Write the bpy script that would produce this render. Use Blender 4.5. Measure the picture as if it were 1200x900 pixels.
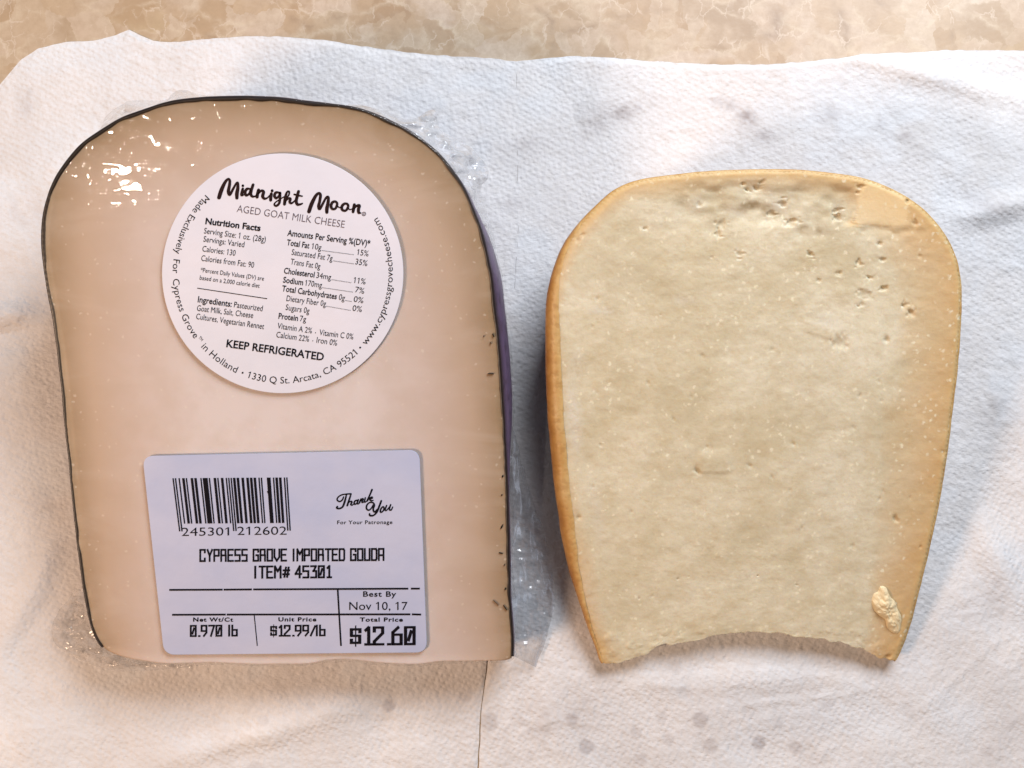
import bpy, math, random
import numpy as np
from mathutils import Vector

random.seed(7); rng = np.random.default_rng(7)
for o in list(bpy.data.objects): bpy.data.objects.remove(o)
scn = bpy.context.scene
col = scn.collection
PI = math.pi

# ------------------------------------------------------------------ camera
D = 0.31                      # lens height over the towel, metres
HW = 0.13                     # half width seen at table height
cam = bpy.data.cameras.new('camera'); cam.sensor_width = 36; cam.lens = 18*D/HW
cam.clip_start = 0.01; cam.clip_end = 10
co = bpy.data.objects.new('camera', cam); col.objects.link(co)
co.location = (0, 0, D); co.rotation_euler = (0, 0, 0)
scn.camera = co
cam.dof.use_dof = False
scn.render.resolution_x = 1024; scn.render.resolution_y = 768

# ------------------------------------------------------------------ world, lamps, exposure
w = bpy.data.worlds.new('World'); scn.world = w; w.use_nodes = True
bg = w.node_tree.nodes['Background']
bg.inputs[0].default_value = (0.90, 0.93, 1.0, 1); bg.inputs[1].default_value = 0.04

def lamp(name, loc, target, power, colr, size, shape='DISK', size_y=None):
    l = bpy.data.lights.new(name, 'AREA'); l.energy = power; l.color = colr
    l.shape = shape; l.size = size
    if size_y: l.size_y = size_y
    o = bpy.data.objects.new(name, l); col.objects.link(o); o.location = loc
    o.rotation_euler = (Vector(target)-Vector(loc)).to_track_quat('-Z', 'Y').to_euler()
    return o
lamp('warm_kitchen_lamp', (-0.42, -0.22, 0.42), (-0.02, 0, 0), 3.3, (1.0, 0.68, 0.46), 0.14)
lamp('ceiling_lamp', (-0.41, -0.25, 1.05), (0, 0, 0), 0.55, (1.0, 0.87, 0.75), 0.017, 'RECTANGLE', 0.022)
lamp('window_light', (0.18, 0.34, 0.37), (0.03, 0.06, 0), 4.5, (0.90, 0.945, 1.0), 0.28, 'RECTANGLE', 0.22)

vs = scn.view_settings
vs.view_transform = 'Standard'; vs.look = 'None'; vs.gamma = 1; vs.exposure = -0.27
vs.use_curve_mapping = False
scn.render.engine = 'CYCLES'
scn.cycles.transparent_max_bounces = 16

# ------------------------------------------------------------------ numeric helpers
K = HW/600/D
def flat(z0):
    return (z0, 0.0)
def unproj(px, py, plane):
    """a place named by where it shows in the photograph, put on a plane z = a + b*y"""
    px = np.asarray(px, float); py = np.asarray(py, float)
    a, b = plane
    c = -(py-450)*K
    z = (a + b*c*D)/(1+b*c)
    return np.stack([(px-600)*K*(D-z), c*(D-z), z], -1)

def _h(ix, iy, s):
    n = (ix.astype(np.int64)*374761393 + iy.astype(np.int64)*668265263 + s*1442695041) & 0x7fffffff
    n = ((n ^ (n >> 13))*1274126177) & 0x7fffffff
    return ((n ^ (n >> 16)) & 0xffff)/65535.0
def vn(x, y, s=0):
    x = np.asarray(x, float); y = np.asarray(y, float)
    ix = np.floor(x); iy = np.floor(y); fx = x-ix; fy = y-iy
    fx = fx*fx*fx*(fx*(fx*6-15)+10); fy = fy*fy*fy*(fy*(fy*6-15)+10)
    a = _h(ix, iy, s); b = _h(ix+1, iy, s); c = _h(ix, iy+1, s); d = _h(ix+1, iy+1, s)
    return (a*(1-fx)+b*fx)*(1-fy)+(c*(1-fx)+d*fx)*fy*1.0 - 0.5
def fbm(x, y, s=0, o=4):
    t = 0; am = 1
    for k in range(o):
        t = t + am*vn(x*2**k+17.3*k, y*2**k-9.1*k, s+k); am *= 0.5
    return t
def sstep(a, b, x):
    t = np.clip((np.asarray(x, float)-a)/(b-a), 0, 1); return t*t*(3-2*t)
def gauss(px, py, cx, cy, rx, ry, ang=0):
    c, s = math.cos(ang), math.sin(ang)
    u = (px-cx)*c+(py-cy)*s; v = -(px-cx)*s+(py-cy)*c
    return np.exp(-(u/rx)**2-(v/ry)**2)

def catmull(P, n, closed=True, cols=2):
    P = np.asarray(P, float); m = len(P)
    out = []
    segs = m if closed else m-1
    for i in range(segs):
        if closed: a, b, c, d = P[(i-1) % m], P[i], P[(i+1) % m], P[(i+2) % m]
        else: a, b, c, d = P[max(i-1, 0)], P[i], P[i+1], P[min(i+2, m-1)]
        t = np.linspace(0, 1, 24, endpoint=False)[:, None]
        out.append(0.5*((2*b)+(-a+c)*t+(2*a-5*b+4*c-d)*t**2+(-a+3*b-3*c+d)*t**3))
    Q = np.concatenate(out)
    if closed: Q = np.concatenate([Q, Q[:1]])
    else: Q = np.concatenate([Q, P[-1:]])
    L = np.concatenate([[0], np.cumsum(np.linalg.norm(np.diff(Q[:, :2], axis=0), axis=1))])
    s = np.linspace(0, L[-1], n+1 if closed else n)
    R = np.stack([np.interp(s, L, Q[:, k]) for k in range(Q.shape[1])], -1)
    return R[:-1] if closed else R

def mesh_obj(name, verts, faces, mat, parent=None, attrs=None, smooth=True):
    me = bpy.data.meshes.new(name)
    verts = np.asarray(verts, float)
    if isinstance(faces, np.ndarray):
        k = faces.shape[1]; nf = len(faces)
        me.vertices.add(len(verts)); me.vertices.foreach_set('co', verts.ravel())
        me.loops.add(nf*k); me.loops.foreach_set('vertex_index', faces.ravel().astype(np.int32))
        me.polygons.add(nf); me.polygons.foreach_set('loop_start', np.arange(nf, dtype=np.int32)*k)
        me.update(calc_edges=True)
    else:
        me.from_pydata(verts.tolist(), [], faces); me.update()
    if attrs:
        for k, v in attrs.items():
            a = me.attributes.new(k, 'FLOAT', 'POINT'); a.data.foreach_set('value', np.asarray(v, np.float32))
    if smooth: me.polygons.foreach_set('use_smooth', np.ones(len(me.polygons), bool))
    me.materials.append(mat)
    o = bpy.data.objects.new(name, me); col.objects.link(o)
    if parent: 
        o.parent = parent
        o.location = -parent.location
    return o

def grid_faces(nr, nc, wrap=False, flip=False):
    r = np.arange(nr-1)[:, None]; c = np.arange(nc if wrap else nc-1)[None, :]
    c2 = (c+1) % nc
    a = r*nc+c; b = r*nc+c2; d = (r+1)*nc+c; e = (r+1)*nc+c2
    f = np.stack([a, b, e, d], -1).reshape(-1, 4)
    return f[:, ::-1].copy() if flip else f

def thing(name, label, cat, loc, group=None):
    o = bpy.data.objects.new(name, None); col.objects.link(o)
    o.location = loc; o.empty_display_size = 0.01
    o['label'] = label; o['category'] = cat
    if group: o['group'] = group
    return o

# ------------------------------------------------------------------ node helpers
class NT:
    def __init__(s, name):
        s.m = bpy.data.materials.new(name); s.m.use_nodes = True
        s.t = s.m.node_tree; s.t.nodes.clear()
        s.out = s.n('ShaderNodeOutputMaterial')
    def n(s, typ, **kw):
        nd = s.t.nodes.new(typ)
        for k, v in kw.items():
            if isinstance(k, str) and hasattr(nd, k): setattr(nd, k, v)
        return nd
    def l(s, a, b): s.t.links.new(a, b)
    def set(s, nd, **kw):
        for k, v in kw.items():
            k = k.replace('_', ' ')
            if hasattr(v, 'is_linked'): s.l(v, nd.inputs[k])
            else: nd.inputs[k].default_value = v
        return nd
    def coord(s): return s.n('ShaderNodeTexCoord').outputs['Object']
    def mapping(s, v, scale=(1, 1, 1), loc=(0, 0, 0), rot=(0, 0, 0)):
        m = s.n('ShaderNodeMapping'); s.l(v, m.inputs[0])
        m.inputs['Scale'].default_value = scale; m.inputs['Location'].default_value = loc; m.inputs['Rotation'].default_value = rot
        return m.outputs[0]
    def noise(s, v, scale, detail=4, rough=0.55, dist=0.0):
        n = s.n('ShaderNodeTexNoise'); s.l(v, n.inputs['Vector'])
        n.inputs['Scale'].default_value = scale; n.inputs['Detail'].default_value = detail
        n.inputs['Roughness'].default_value = rough; n.inputs['Distortion'].default_value = dist
        return n
    def vor(s, v, scale, feature='F1', rnd=1.0):
        n = s.n('ShaderNodeTexVoronoi'); n.feature = feature; s.l(v, n.inputs['Vector'])
        n.inputs['Scale'].default_value = scale; n.inputs['Randomness'].default_value = rnd
        return n
    def ramp(s, f, stops, interp='LINEAR'):
        r = s.n('ShaderNodeValToRGB'); s.l(f, r.inputs[0]); e = r.color_ramp; e.interpolation = interp
        while len(e.elements) > 1: e.elements.remove(e.elements[-1])
        for i, (p, c) in enumerate(stops):
            if not isinstance(c, (tuple, list)): c = (c, c, c)
            q = e.elements[0] if i == 0 else e.elements.new(p)
            q.position = p; q.color = (*c, 1)
        return r.outputs[0]
    def mix(s, f, a, b, mode='MIX'):
        m = s.n('ShaderNodeMix'); m.data_type = 'RGBA'; m.blend_type = mode
        for i_, sock, v in ((0, m.inputs[0], f), (6, m.inputs[6], a), (7, m.inputs[7], b)):
            if hasattr(v, 'is_linked'): s.l(v, sock)
            elif i_ == 0: sock.default_value = v
            else: sock.default_value = (*v, 1)
        return m.outputs[2]
    def math(s, op, a, b=0.0, c=None, clamp=False):
        m = s.n('ShaderNodeMath'); m.operation = op; m.use_clamp = clamp
        for i, v in enumerate((a, b, c)):
            if v is None: continue
            if hasattr(v, 'is_linked'): s.l(v, m.inputs[i])
            else: m.inputs[i].default_value = v
        return m.outputs[0]
    def attr(s, name):
        a = s.n('ShaderNodeAttribute'); a.attribute_name = name; return a.outputs['Fac']
    def bump(s, h, strength, dist, prev=None):
        b = s.n('ShaderNodeBump'); s.l(h, b.inputs['Height'])
        b.inputs['Strength'].default_value = strength; b.inputs['Distance'].default_value = dist
        if prev: s.l(prev, b.inputs['Normal'])
        return b.outputs[0]
    def bsdf(s, colr, rough=0.5, normal=None, spec=0.5, sss=0.0, rad=(1, .5, .3), sc=0.002, coat=0.0):
        p = s.n('ShaderNodeBsdfPrincipled')
        if hasattr(colr, 'is_linked'): s.l(colr, p.inputs['Base Color'])
        else: p.inputs['Base Color'].default_value = (*colr, 1)
        if hasattr(rough, 'is_linked'): s.l(rough, p.inputs['Roughness'])
        else: p.inputs['Roughness'].default_value = rough
        p.inputs['Specular IOR Level'].default_value = spec
        p.inputs['Subsurface Weight'].default_value = sss
        p.inputs['Subsurface Radius'].default_value = rad
        p.inputs['Subsurface Scale'].default_value = sc
        p.inputs['Coat Weight'].default_value = coat
        if normal: s.l(normal, p.inputs['Normal'])
        s.l(p.outputs[0], s.out.inputs[0]); return p

# ------------------------------------------------------------------ materials
def mat_counter():
    s = NT('mottled_stone_laminate'); v = s.coord()
    nz = s.noise(v, 80, 6, 0.65)
    off = s.n('ShaderNodeVectorMath'); off.operation = 'MULTIPLY_ADD'
    s.l(nz.outputs['Color'], off.inputs[0]); off.inputs[1].default_value = (0.011, 0.011, 0); s.l(v, off.inputs[2])
    d = off.outputs[0]
    d2 = s.mapping(d, (1, 1.7, 1), rot=(0, 0, 0.5))
    v1 = s.vor(d2, 75); v2 = s.vor(s.mapping(d, (1.3, 1, 1), rot=(0, 0, -0.7)), 120)
    c1 = s.ramp(s.n('ShaderNodeSeparateColor').outputs[0], [(0, 0)]) if False else None
    sp1 = s.n('ShaderNodeSeparateColor'); s.l(v1.outputs['Color'], sp1.inputs[0])
    sp2 = s.n('ShaderNodeSeparateColor'); s.l(v2.outputs['Color'], sp2.inputs[0])
    A = s.ramp(sp1.outputs[0], [(0.0, (0.38, 0.26, 0.165)), (0.35, (0.50, 0.36, 0.245)), (0.6, (0.60, 0.46, 0.35)), (0.85, (0.67, 0.55, 0.45)), (1.0, (0.52, 0.38, 0.23))])
    B = s.ramp(sp2.outputs[1], [(0.0, (0.44, 0.29, 0.17)), (0.5, (0.55, 0.40, 0.265)), (1.0, (0.64, 0.52, 0.41))])
    m = s.ramp(s.noise(v, 70, 4).outputs[0], [(0.44, 0.1), (0.56, 0.9)])
    c = s.mix(m, A, B)
    e1 = s.vor(d2, 75, 'DISTANCE_TO_EDGE'); 
    ef = s.ramp(e1.outputs['Distance'], [(0.0, 0.8), (0.04, 0.4), (0.1, 0.0)])
    ef = s.math('MULTIPLY', ef, s.ramp(s.noise(v, 90, 3).outputs[0], [(0.4, 0.0), (0.6, 1.0)]))
    c = s.mix(ef, c, (0.70, 0.58, 0.44))
    e2 = s.vor(s.mapping(d, (1, 1, 1), loc=(.3, .1, 0), rot=(0, 0, .9)), 38, 'DISTANCE_TO_EDGE')
    vf = s.ramp(e2.outputs['Distance'], [(0.0, 0.75), (0.02, 0.35), (0.05, 0.0)])
    vf = s.math('MULTIPLY', vf, s.ramp(s.noise(v, 60, 3).outputs[0], [(0.48, 0.0), (0.62, 1.0)]))
    c = s.mix(vf, c, (0.27, 0.17, 0.11))
    gr = s.noise(v, 420, 4, 0.7)
    c = s.mix(s.ramp(gr.outputs[0], [(0.35, 0.35), (0.6, 0.0)]), c, (0.36, 0.24, 0.15))
    big = s.noise(v, 9, 2)
    c = s.mix(s.ramp(big.outputs[0], [(0.4, 0.0), (0.65, 0.25)]), c, (0.58, 0.44, 0.27))
    e3 = s.vor(s.mapping(d, (1.6, 1, 1), loc=(.7, .2, 0), rot=(0, 0, .4)), 150, 'DISTANCE_TO_EDGE')
    c = s.mix(s.math('MULTIPLY', s.ramp(e3.outputs['Distance'], [(0.0, 0.7), (0.04, 0.0)]), s.ramp(s.noise(v, 130, 3).outputs[0], [(0.48, 0.0), (0.58, 1.0)])), c, (0.72, 0.60, 0.48))
    c = s.mix(0.2, c, (0.22, 0.19, 0.16))
    s.bsdf(c, 0.32, s.bump(gr.outputs[0], 0.08, 0.0004), 0.4)
    return s.m

def mat_towel():
    s = NT('quilted_paper_towel'); v = s.coord()
    n1 = s.noise(v, 520, 4, 0.6)
    n2 = s.noise(s.mapping(v, (1, 1.6, 1), rot=(0, 0, 0.35)), 1300, 3, 0.6)
    vr = s.vor(s.mapping(v, rot=(0, 0, .5)), 760, 'SMOOTH_F1', 0.5); 
    wv = s.n('ShaderNodeTexWave'); s.l(s.mapping(v, rot=(0, 0, 0.6)), wv.inputs['Vector']); wv.inputs['Scale'].default_value = 180
    wv.inputs['Distortion'].default_value = 2.0; wv.inputs['Detail Scale'].default_value = 3
    base = s.ramp(s.noise(v, 38, 4).outputs[0], [(0.3, (0.64, 0.62, 0.63)), (0.55, (0.72, 0.705, 0.72)), (0.8, (0.79, 0.78, 0.79))])
    base = s.mix(s.math('MULTIPLY', s.ramp(n1.outputs[0], [(0.4, 0.55), (0.56, 0.0)]), 0.55), base, (0.60, 0.57, 0.55))
    base = s.mix(s.ramp(s.noise(v, 2400, 2).outputs[0], [(0.42, .18), (0.58, 0.0)]), base, (0.62, 0.59, 0.57))
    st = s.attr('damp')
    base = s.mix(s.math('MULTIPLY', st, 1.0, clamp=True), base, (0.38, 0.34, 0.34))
    cool = s.attr('cool')
    base = s.mix(s.math('MULTIPLY', cool, 0.5, clamp=True), base, (0.66, 0.72, 0.80))
    b = s.bump(vr.outputs['Distance'], 0.5, 0.0006)
    b = s.bump(n1.outputs[0], 0.22, 0.0008, b)
    b = s.bump(n2.outputs[0], 0.35, 0.00045, b)
    p = s.bsdf(base, 0.95, b, 0.15)
    p.inputs['Sheen Weight'].default_value = 0.1
    return s.m

def mat_wrapped():
    s = NT('pale_young_goat_cheese'); v = s.coord(); e = s.attr('edge')
    n = s.noise(v, 40, 4, 0.5, 0.4)
    f = s.math('ADD', e, s.math('MULTIPLY', s.math('SUBTRACT', n.outputs[0], 0.5), 0.13))
    c = s.ramp(f, [(0.0, (0.22, 0.15, 0.08)), (0.08, (0.36, 0.25, 0.155)), (0.26, (0.53, 0.395, 0.30)), (0.55, (0.63, 0.515, 0.465)), (1.0, (0.73, 0.655, 0.65))])
    m = s.noise(v, 130, 5, 0.6)
    c = s.mix(s.ramp(m.outputs[0], [(0.35, 0.22), (0.6, 0.0)]), c, (0.50, 0.37, 0.27))
    m3 = s.noise(s.mapping(v, (0.5, 1.5, 1), rot=(0, 0, .15)), 60, 6, 0.6, 0.8)
    c = s.mix(s.ramp(m3.outputs[0], [(0.5, 0.0), (0.72, 0.14)]), c, (0.78, 0.70, 0.64))
    wp = s.noise(v, 700, 2); ov = s.n('ShaderNodeVectorMath'); ov.operation = 'MULTIPLY_ADD'; s.l(wp.outputs['Color'], ov.inputs[0]); ov.inputs[1].default_value = (.0012, .0012, 0); s.l(v, ov.inputs[2])
    sp = s.vor(ov.outputs[0], 420); 
    c = s.mix(s.ramp(sp.outputs['Distance'], [(0.08, 0.28), (0.15, 0.0)]), c, (0.84, 0.76, 0.66))
    s.bsdf(c, 0.45, s.bump(m.outputs[0], 0.1, 0.0004), 0.35, 0.25, (1, .55, .3), 0.004)
    return s.m

def mat_aged():
    s = NT('aged_gouda_paste'); v = s.coord()
    band = s.attr('band'); bloom = s.attr('bloom'); hot = s.attr('hot'); dark = s.attr('dark')
    st = s.noise(s.mapping(v, (1, 1.7, 1), rot=(0, 0, .1)), 170, 7, 0.7, 0.6)
    n = s.noise(v, 60, 5, 0.6)
    c = s.ramp(n.outputs[0], [(0.34, (0.59, 0.515, 0.355)), (0.5, (0.67, 0.60, 0.44)), (0.66, (0.74, 0.68, 0.53))])
    c = s.mix(s.ramp(st.outputs[0], [(0.36, 0.35), (0.52, 0.0)]), c, (0.57, 0.46, 0.28))
    c = s.mix(s.ramp(st.outputs[0], [(0.55, 0.0), (0.70, 0.42)]), c, (0.74, 0.67, 0.51))
    g = s.noise(v, 900, 3, 0.7)
    c = s.mix(s.ramp(g.outputs[0], [(0.36, 0.18), (0.5, 0.0)]), c, (0.48, 0.38, 0.23))
    bn = s.math('ADD', band, s.math('MULTIPLY', s.math('SUBTRACT', n.outputs[0], 0.5), s.math('MULTIPLY', 1.3, band)), clamp=True)
    c = s.mix(s.math('MULTIPLY', bn, 0.85, clamp=True), c, (0.60, 0.375, 0.155))
    c = s.mix(s.math('MULTIPLY', s.attr('rim'), 0.9, clamp=True), c, (0.64, 0.44, 0.20))
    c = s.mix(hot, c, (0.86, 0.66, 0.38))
    c = s.mix(s.math('MULTIPLY', bloom, s.ramp(g.outputs[0], [(0.35, .35), (0.55, 1.0)])), c, (0.68, 0.64, 0.56))
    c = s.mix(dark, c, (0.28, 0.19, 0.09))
    wp = s.noise(v, 900, 2); ov = s.n('ShaderNodeVectorMath'); ov.operation = 'MULTIPLY_ADD'; s.l(wp.outputs['Color'], ov.inputs[0]); ov.inputs[1].default_value = (.0016, .0016, 0); s.l(v, ov.inputs[2])
    sp = s.vor(ov.outputs[0], 560)
    spm = s.math('MULTIPLY', s.ramp(sp.outputs['Distance'], [(0.12, 0.8), (0.3, 0.0)]), s.ramp(s.noise(v, 240, 3).outputs[0], [(0.44, 0.1), (0.58, 1.0)]))
    c = s.mix(spm, c, (0.82, 0.76, 0.58))
    b = s.bump(s.noise(v, 260, 5, 0.6, 0.3).outputs[0], 0.22, 0.0007)
    b = s.bump(g.outputs[0], 0.3, 0.0003, b)
    s.bsdf(c, 0.55, b, 0.35, 0.2, (1, .6, .3), 0.0025)
    return s.m

def mat_rind():
    s = NT('amber_gouda_rind'); v = s.coord(); d = s.attr('depth')
    n = s.noise(v, 120, 5, 0.6)
    f = s.math('ADD', d, s.math('MULTIPLY', s.math('SUBTRACT', n.outputs[0], 0.5), 0.25))
    c = s.ramp(f, [(0.0, (0.60, 0.41, 0.18)), (0.10, (0.50, 0.28, 0.085)), (0.18, (0.32, 0.14, 0.03)), (1.0, (0.20, 0.085, 0.02))])
    g = s.noise(v, 700, 3)
    c = s.mix(s.ramp(g.outputs[0], [(0.38, 0.3), (0.5, 0.0)]), c, (0.30, 0.14, 0.04))
    s.bsdf(c, 0.45, s.bump(g.outputs[0], 0.3, 0.0004), 0.4, 0.1, (1, .5, .2), 0.002)
    return s.m

def mat_wax():
    s = NT('black_wax'); v = s.coord(); d = s.attr('depth')
    n = s.noise(v, 260, 4)
    c = s.ramp(d, [(0.0, (0.030, 0.020, 0.012)), (0.12, (0.016, 0.012, 0.014)), (0.20, (0.14, 0.10, 0.19)), (1.0, (0.10, 0.08, 0.13))])  # black lip; purple below is the wrap's reflection painted into the wax colour
    c = s.mix(s.ramp(n.outputs[0], [(0.5, 0.0), (0.65, 0.45)]), c, (0.02, 0.016, 0.018))
    s.bsdf(c, 0.4, s.bump(n.outputs[0], 0.3, 0.0004), 0.45)
    return s.m

def mat_film(name, milky=0.0, rough=0.06, base=0.045, bumpk=0.0, scale=220, tint=0.97, edge=0.5, milk=(0.60, 0.61, 0.66), stretch=None, soft=False):
    s = NT(name); v = s.coord()
    if stretch: v = s.mapping(v, stretch)
    lw = s.n('ShaderNodeLayerWeight'); lw.inputs['Blend'].default_value = 0.5
    f = s.math('POWER', lw.outputs['Facing'], 4.0)
    f = s.math('MULTIPLY_ADD', f, edge, base, clamp=True)
    tr = s.n('ShaderNodeBsdfTransparent'); tr.inputs[0].default_value = (tint, tint, tint, 1)
    gl = s.n('ShaderNodeBsdfGlossy'); gl.inputs['Roughness'].default_value = rough
    if soft: s.l(s.math('MULTIPLY_ADD', s.attr('slack'), 0.32, rough), gl.inputs['Roughness'])
    gl.inputs[0].default_value = (1, 1, 1, 1)
    if soft: f = s.math('MULTIPLY', f, s.math('MULTIPLY_ADD', s.attr('slack'), -0.75, 1.0))
    if bumpk:
        nz = s.noise(v, scale, 4, 0.6, 0.6); b = s.bump(nz.outputs[0], bumpk, 0.001)
        s.l(b, gl.inputs['Normal']); s.l(b, lw.inputs['Normal'])
    mx = s.n('ShaderNodeMixShader'); s.l(f, mx.inputs[0]); s.l(tr.outputs[0], mx.inputs[1]); s.l(gl.outputs[0], mx.inputs[2])
    last = mx
    if milky:
        df = s.n('ShaderNodeBsdfDiffuse'); df.inputs[0].default_value = (*milk, 1)
        m2 = s.n('ShaderNodeMixShader')
        nz2 = s.noise(v, 160, 5, 0.65, 1.2)
        k = s.math('MULTIPLY', s.ramp(nz2.outputs[0], [(0.42, 0.10), (0.54, 0.35), (0.60, 1.0)]), milky)
        s.l(k, m2.inputs[0]); s.l(mx.outputs[0], m2.inputs[1]); s.l(df.outputs[0], m2.inputs[2]); last = m2
    s.l(last.outputs[0], s.out.inputs[0])
    return s.m

def mat_plain(name, c, rough=0.5, spec=0.4, bumpscale=None):
    s = NT(name)
    nrm = None
    if bumpscale: nrm = s.bump(s.noise(s.coord(), bumpscale, 4).outputs[0], 0.12, 0.0004)
    s.bsdf(c, rough, nrm, spec); return s.m

def mat_label(name, a, b, rough):
    s = NT(name); v = s.coord()
    c = s.mix(s.ramp(s.noise(v, 55, 3).outputs[0], [(0.35, 0.0), (0.65, 1.0)]), a, b)
    s.bsdf(c, rough, s.bump(s.noise(v, 70, 4).outputs[0], 0.22, 0.001), 0.4); return s.m

M_counter = mat_counter(); M_towel = mat_towel(); M_wrapped = mat_wrapped(); M_aged = mat_aged()
M_rind = mat_rind(); M_wax = mat_wax()
M_film = mat_film('clear_cling_film', 0.0, 0.03, 0.04, soft=True)
M_fold = mat_film('crinkled_cling_film', 0.55, 0.12, 0.16, 0.9, 130, 0.84, 0.9)
M_fold_side = mat_film('pulled_cling_film', 0.50, 0.24, 0.12, 0.3, 130, 0.86, 0.7, (0.50, 0.53, 0.60), (2.2, 0.45, 1))
M_fold_pale = mat_film('pale_crinkled_cling_film', 0.5, 0.2, 0.08, 0.35, 110, 0.90, 0.5, (0.66, 0.62, 0.61))
M_label_round = mat_label('white_satin_label', (0.66, 0.665, 0.76), (0.71, 0.70, 0.79), 0.42)
M_label_price = mat_label('thermal_label_paper', (0.43, 0.475, 0.67), (0.50, 0.525, 0.69), 0.5)
M_ink = mat_plain('black_print', (0.006, 0.005, 0.009), 0.7, 0.08)
M_brown = mat_plain('dark_brown_print', (0.022, 0.010, 0.010), 0.7, 0.08)
M_grey = mat_plain('grey_print', (0.12, 0.09, 0.11), 0.7, 0.1)
M_crumb = mat_plain('pale_cheese_crumb', (0.80, 0.66, 0.42), 0.5, 0.35, 500)
M_flake = mat_plain('black_wax_flake', (0.012, 0.010, 0.008), 0.8, 0.1)

# ------------------------------------------------------------------ outlines
LP = (0.0296, 0.232)          # top face of the wrapped wedge: z = a + b*y (thick at the rim)
RP = (0.02445, 0.2852)         # top face of the open wedge
LC = [(118,756),(108,735),(100,700),(94,660),(88,610),(82,550),(76,490),(70,430),(63,380),(55,335),(49,290),(50,255),(58,225),(72,197),(90,175),
      (115,155),(145,138),(180,125),(215,117),(260,114),(310,114),(360,119),(400,124),(430,131),(465,146),(490,161),(515,182),(535,207),(550,235),(562,265),
      (570,295),(577,335),(583,390),(587,435),(590,490),(593,545),(595,600),(596,650),(597,700),(600,735),(601,762),(596,773),
      (560,775),(520,776),(480,779),(440,777),(410,773),(385,774),(360,778),(310,779),(250,777),(200,778),(160,774),(133,767)]
L_rind_from, L_rind_to = (120, 760), (599, 768)
RC = [(706,777),(700,762),(690,735),(678,700),(668,668),(660,630),(654,590),(648,540),(643,480),(641,430),(641,380),(643,345),(650,315),(662,285),
      (680,260),(700,240),(722,222),(750,211),(790,205),(830,201),(880,199),(930,199),(975,203),(1015,210),(1050,224),(1080,243),(1103,268),(1118,295),
      (1126,325),(1127,360),(1125,400),(1122,440),(1117,480),(1112,520),(1105,565),(1098,605),(1088,650),(1078,690),(1068,730),(1056,762),(1047,775),
      (1038,772),(1030,770),(1018,763),(1005,760),(975,751),(940,746),(900,742),(870,741),(850,744),(820,749),(790,754),(772,757),(762,763),(750,769),(735,774),(718,777)]
R_rind_from, R_rind_to = (706, 777), (1049, 775)
ZB = 0.0011                    # where the wedges rest on the towel

def und(px, py):               # soft unevenness shared by face, film and labels of the wrapped wedge
    return 0.00025*vn(px/150+3, py/150, 31) 
def lift(P, h): P = P.copy(); P[..., 2] += h; return P

def near(C, p): return int(np.argmin(np.sum((C-np.array(p))**2, 1)))
def rind_mask(C, a, b):
    i, j = near(C, a), near(C, b); m = np.zeros(len(C), bool)
    k = i
    while True:
        m[k] = True
        if k == j: break
        k = (k+1) % len(C)
    return m
def dist_to(pts, C):
    out = np.empty(len(pts))
    for i in range(0, len(pts), 20000):
        q = pts[i:i+20000]
        out[i:i+20000] = np.sqrt(((q[:, None, :]-C[None])**2).sum(-1).min(1))
    return out
def outward(P):                # outward normals in the table plane, clockwise-in-photo contour
    t = np.roll(P, -1, 0)-np.roll(P, 1, 0)
    n = np.stack([-t[:, 1], t[:, 0]], -1)
    n /= np.linalg.norm(n, axis=1)[:, None]+1e-12
    cen = P.mean(0)
    if ((P-cen)*n).sum() < 0: n = -n
    return n
def rings(C, spine, M, pw=1.0):
    (x0, y0), (x1, y1) = spine
    S = np.stack([np.clip(C[:, 0], x0, x1), np.clip(C[:, 1], y0, y1)], -1)
    t = (np.linspace(0, 1, M)**pw)[:, None, None]
    return C[None]*(1-t)+S[None]*t

def side_rings(C, plane, drop, offs, tuck, n=14, push=0.0):
    """rings from the rounded shoulder down to the towel. offs: bulge (m) per point, tuck: inward at base"""
    P = unproj(C[:, 0], C[:, 1], plane); nr = outward(P[:, :2])
    out = []
    for k in range(n+1):
        t = k/n
        o = offs*np.sin(PI*min(t*1.15, 1.0))**0.8 - tuck*t**1.5 + push if t < 0.87 else offs*0.35 - tuck*t**1.5 + push
        if t >= 0.87: o = offs*np.sin(PI*0.87*1.15 if 0.87*1.15 < 1 else PI*0.98)**0.8 - tuck*t**1.5 + push
        Q = P.copy(); Q[:, :2] += nr*np.broadcast_to(o, (len(C),))[:, None]
        ztop = P[:, 2]-drop
        Q[:, 2] = ztop*(1-t)+ZB*t
        out.append(Q)
    return np.array(out), nr

# ------------------------------------------------------------------ countertop
def build_counter():
    x0, x1, y0, y1 = -0.75, 0.75, -0.45, 0.45
    v = []; b = 0.004
    for (z, i) in ((0.0, b), (-b, 0.0), (-0.038, 0.0)):
        v += [(x0+i, y0+i, z), (x1-i, y0+i, z), (x1-i, y1-i, z), (x0+i, y1-i, z)]
    f = [(0, 1, 2, 3)] + [(r*4+k, r*4+4+k, r*4+4+(k+1) % 4, r*4+(k+1) % 4) for r in (0, 1) for k in range(4)] + [(11, 10, 9, 8)]
    o = mesh_obj('countertop', v, f, M_counter, smooth=False)
    o['kind'] = 'structure'; o['label'] = 'tan and cream mottled stone-pattern kitchen countertop under the paper towel'
    return o
build_counter()

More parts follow.
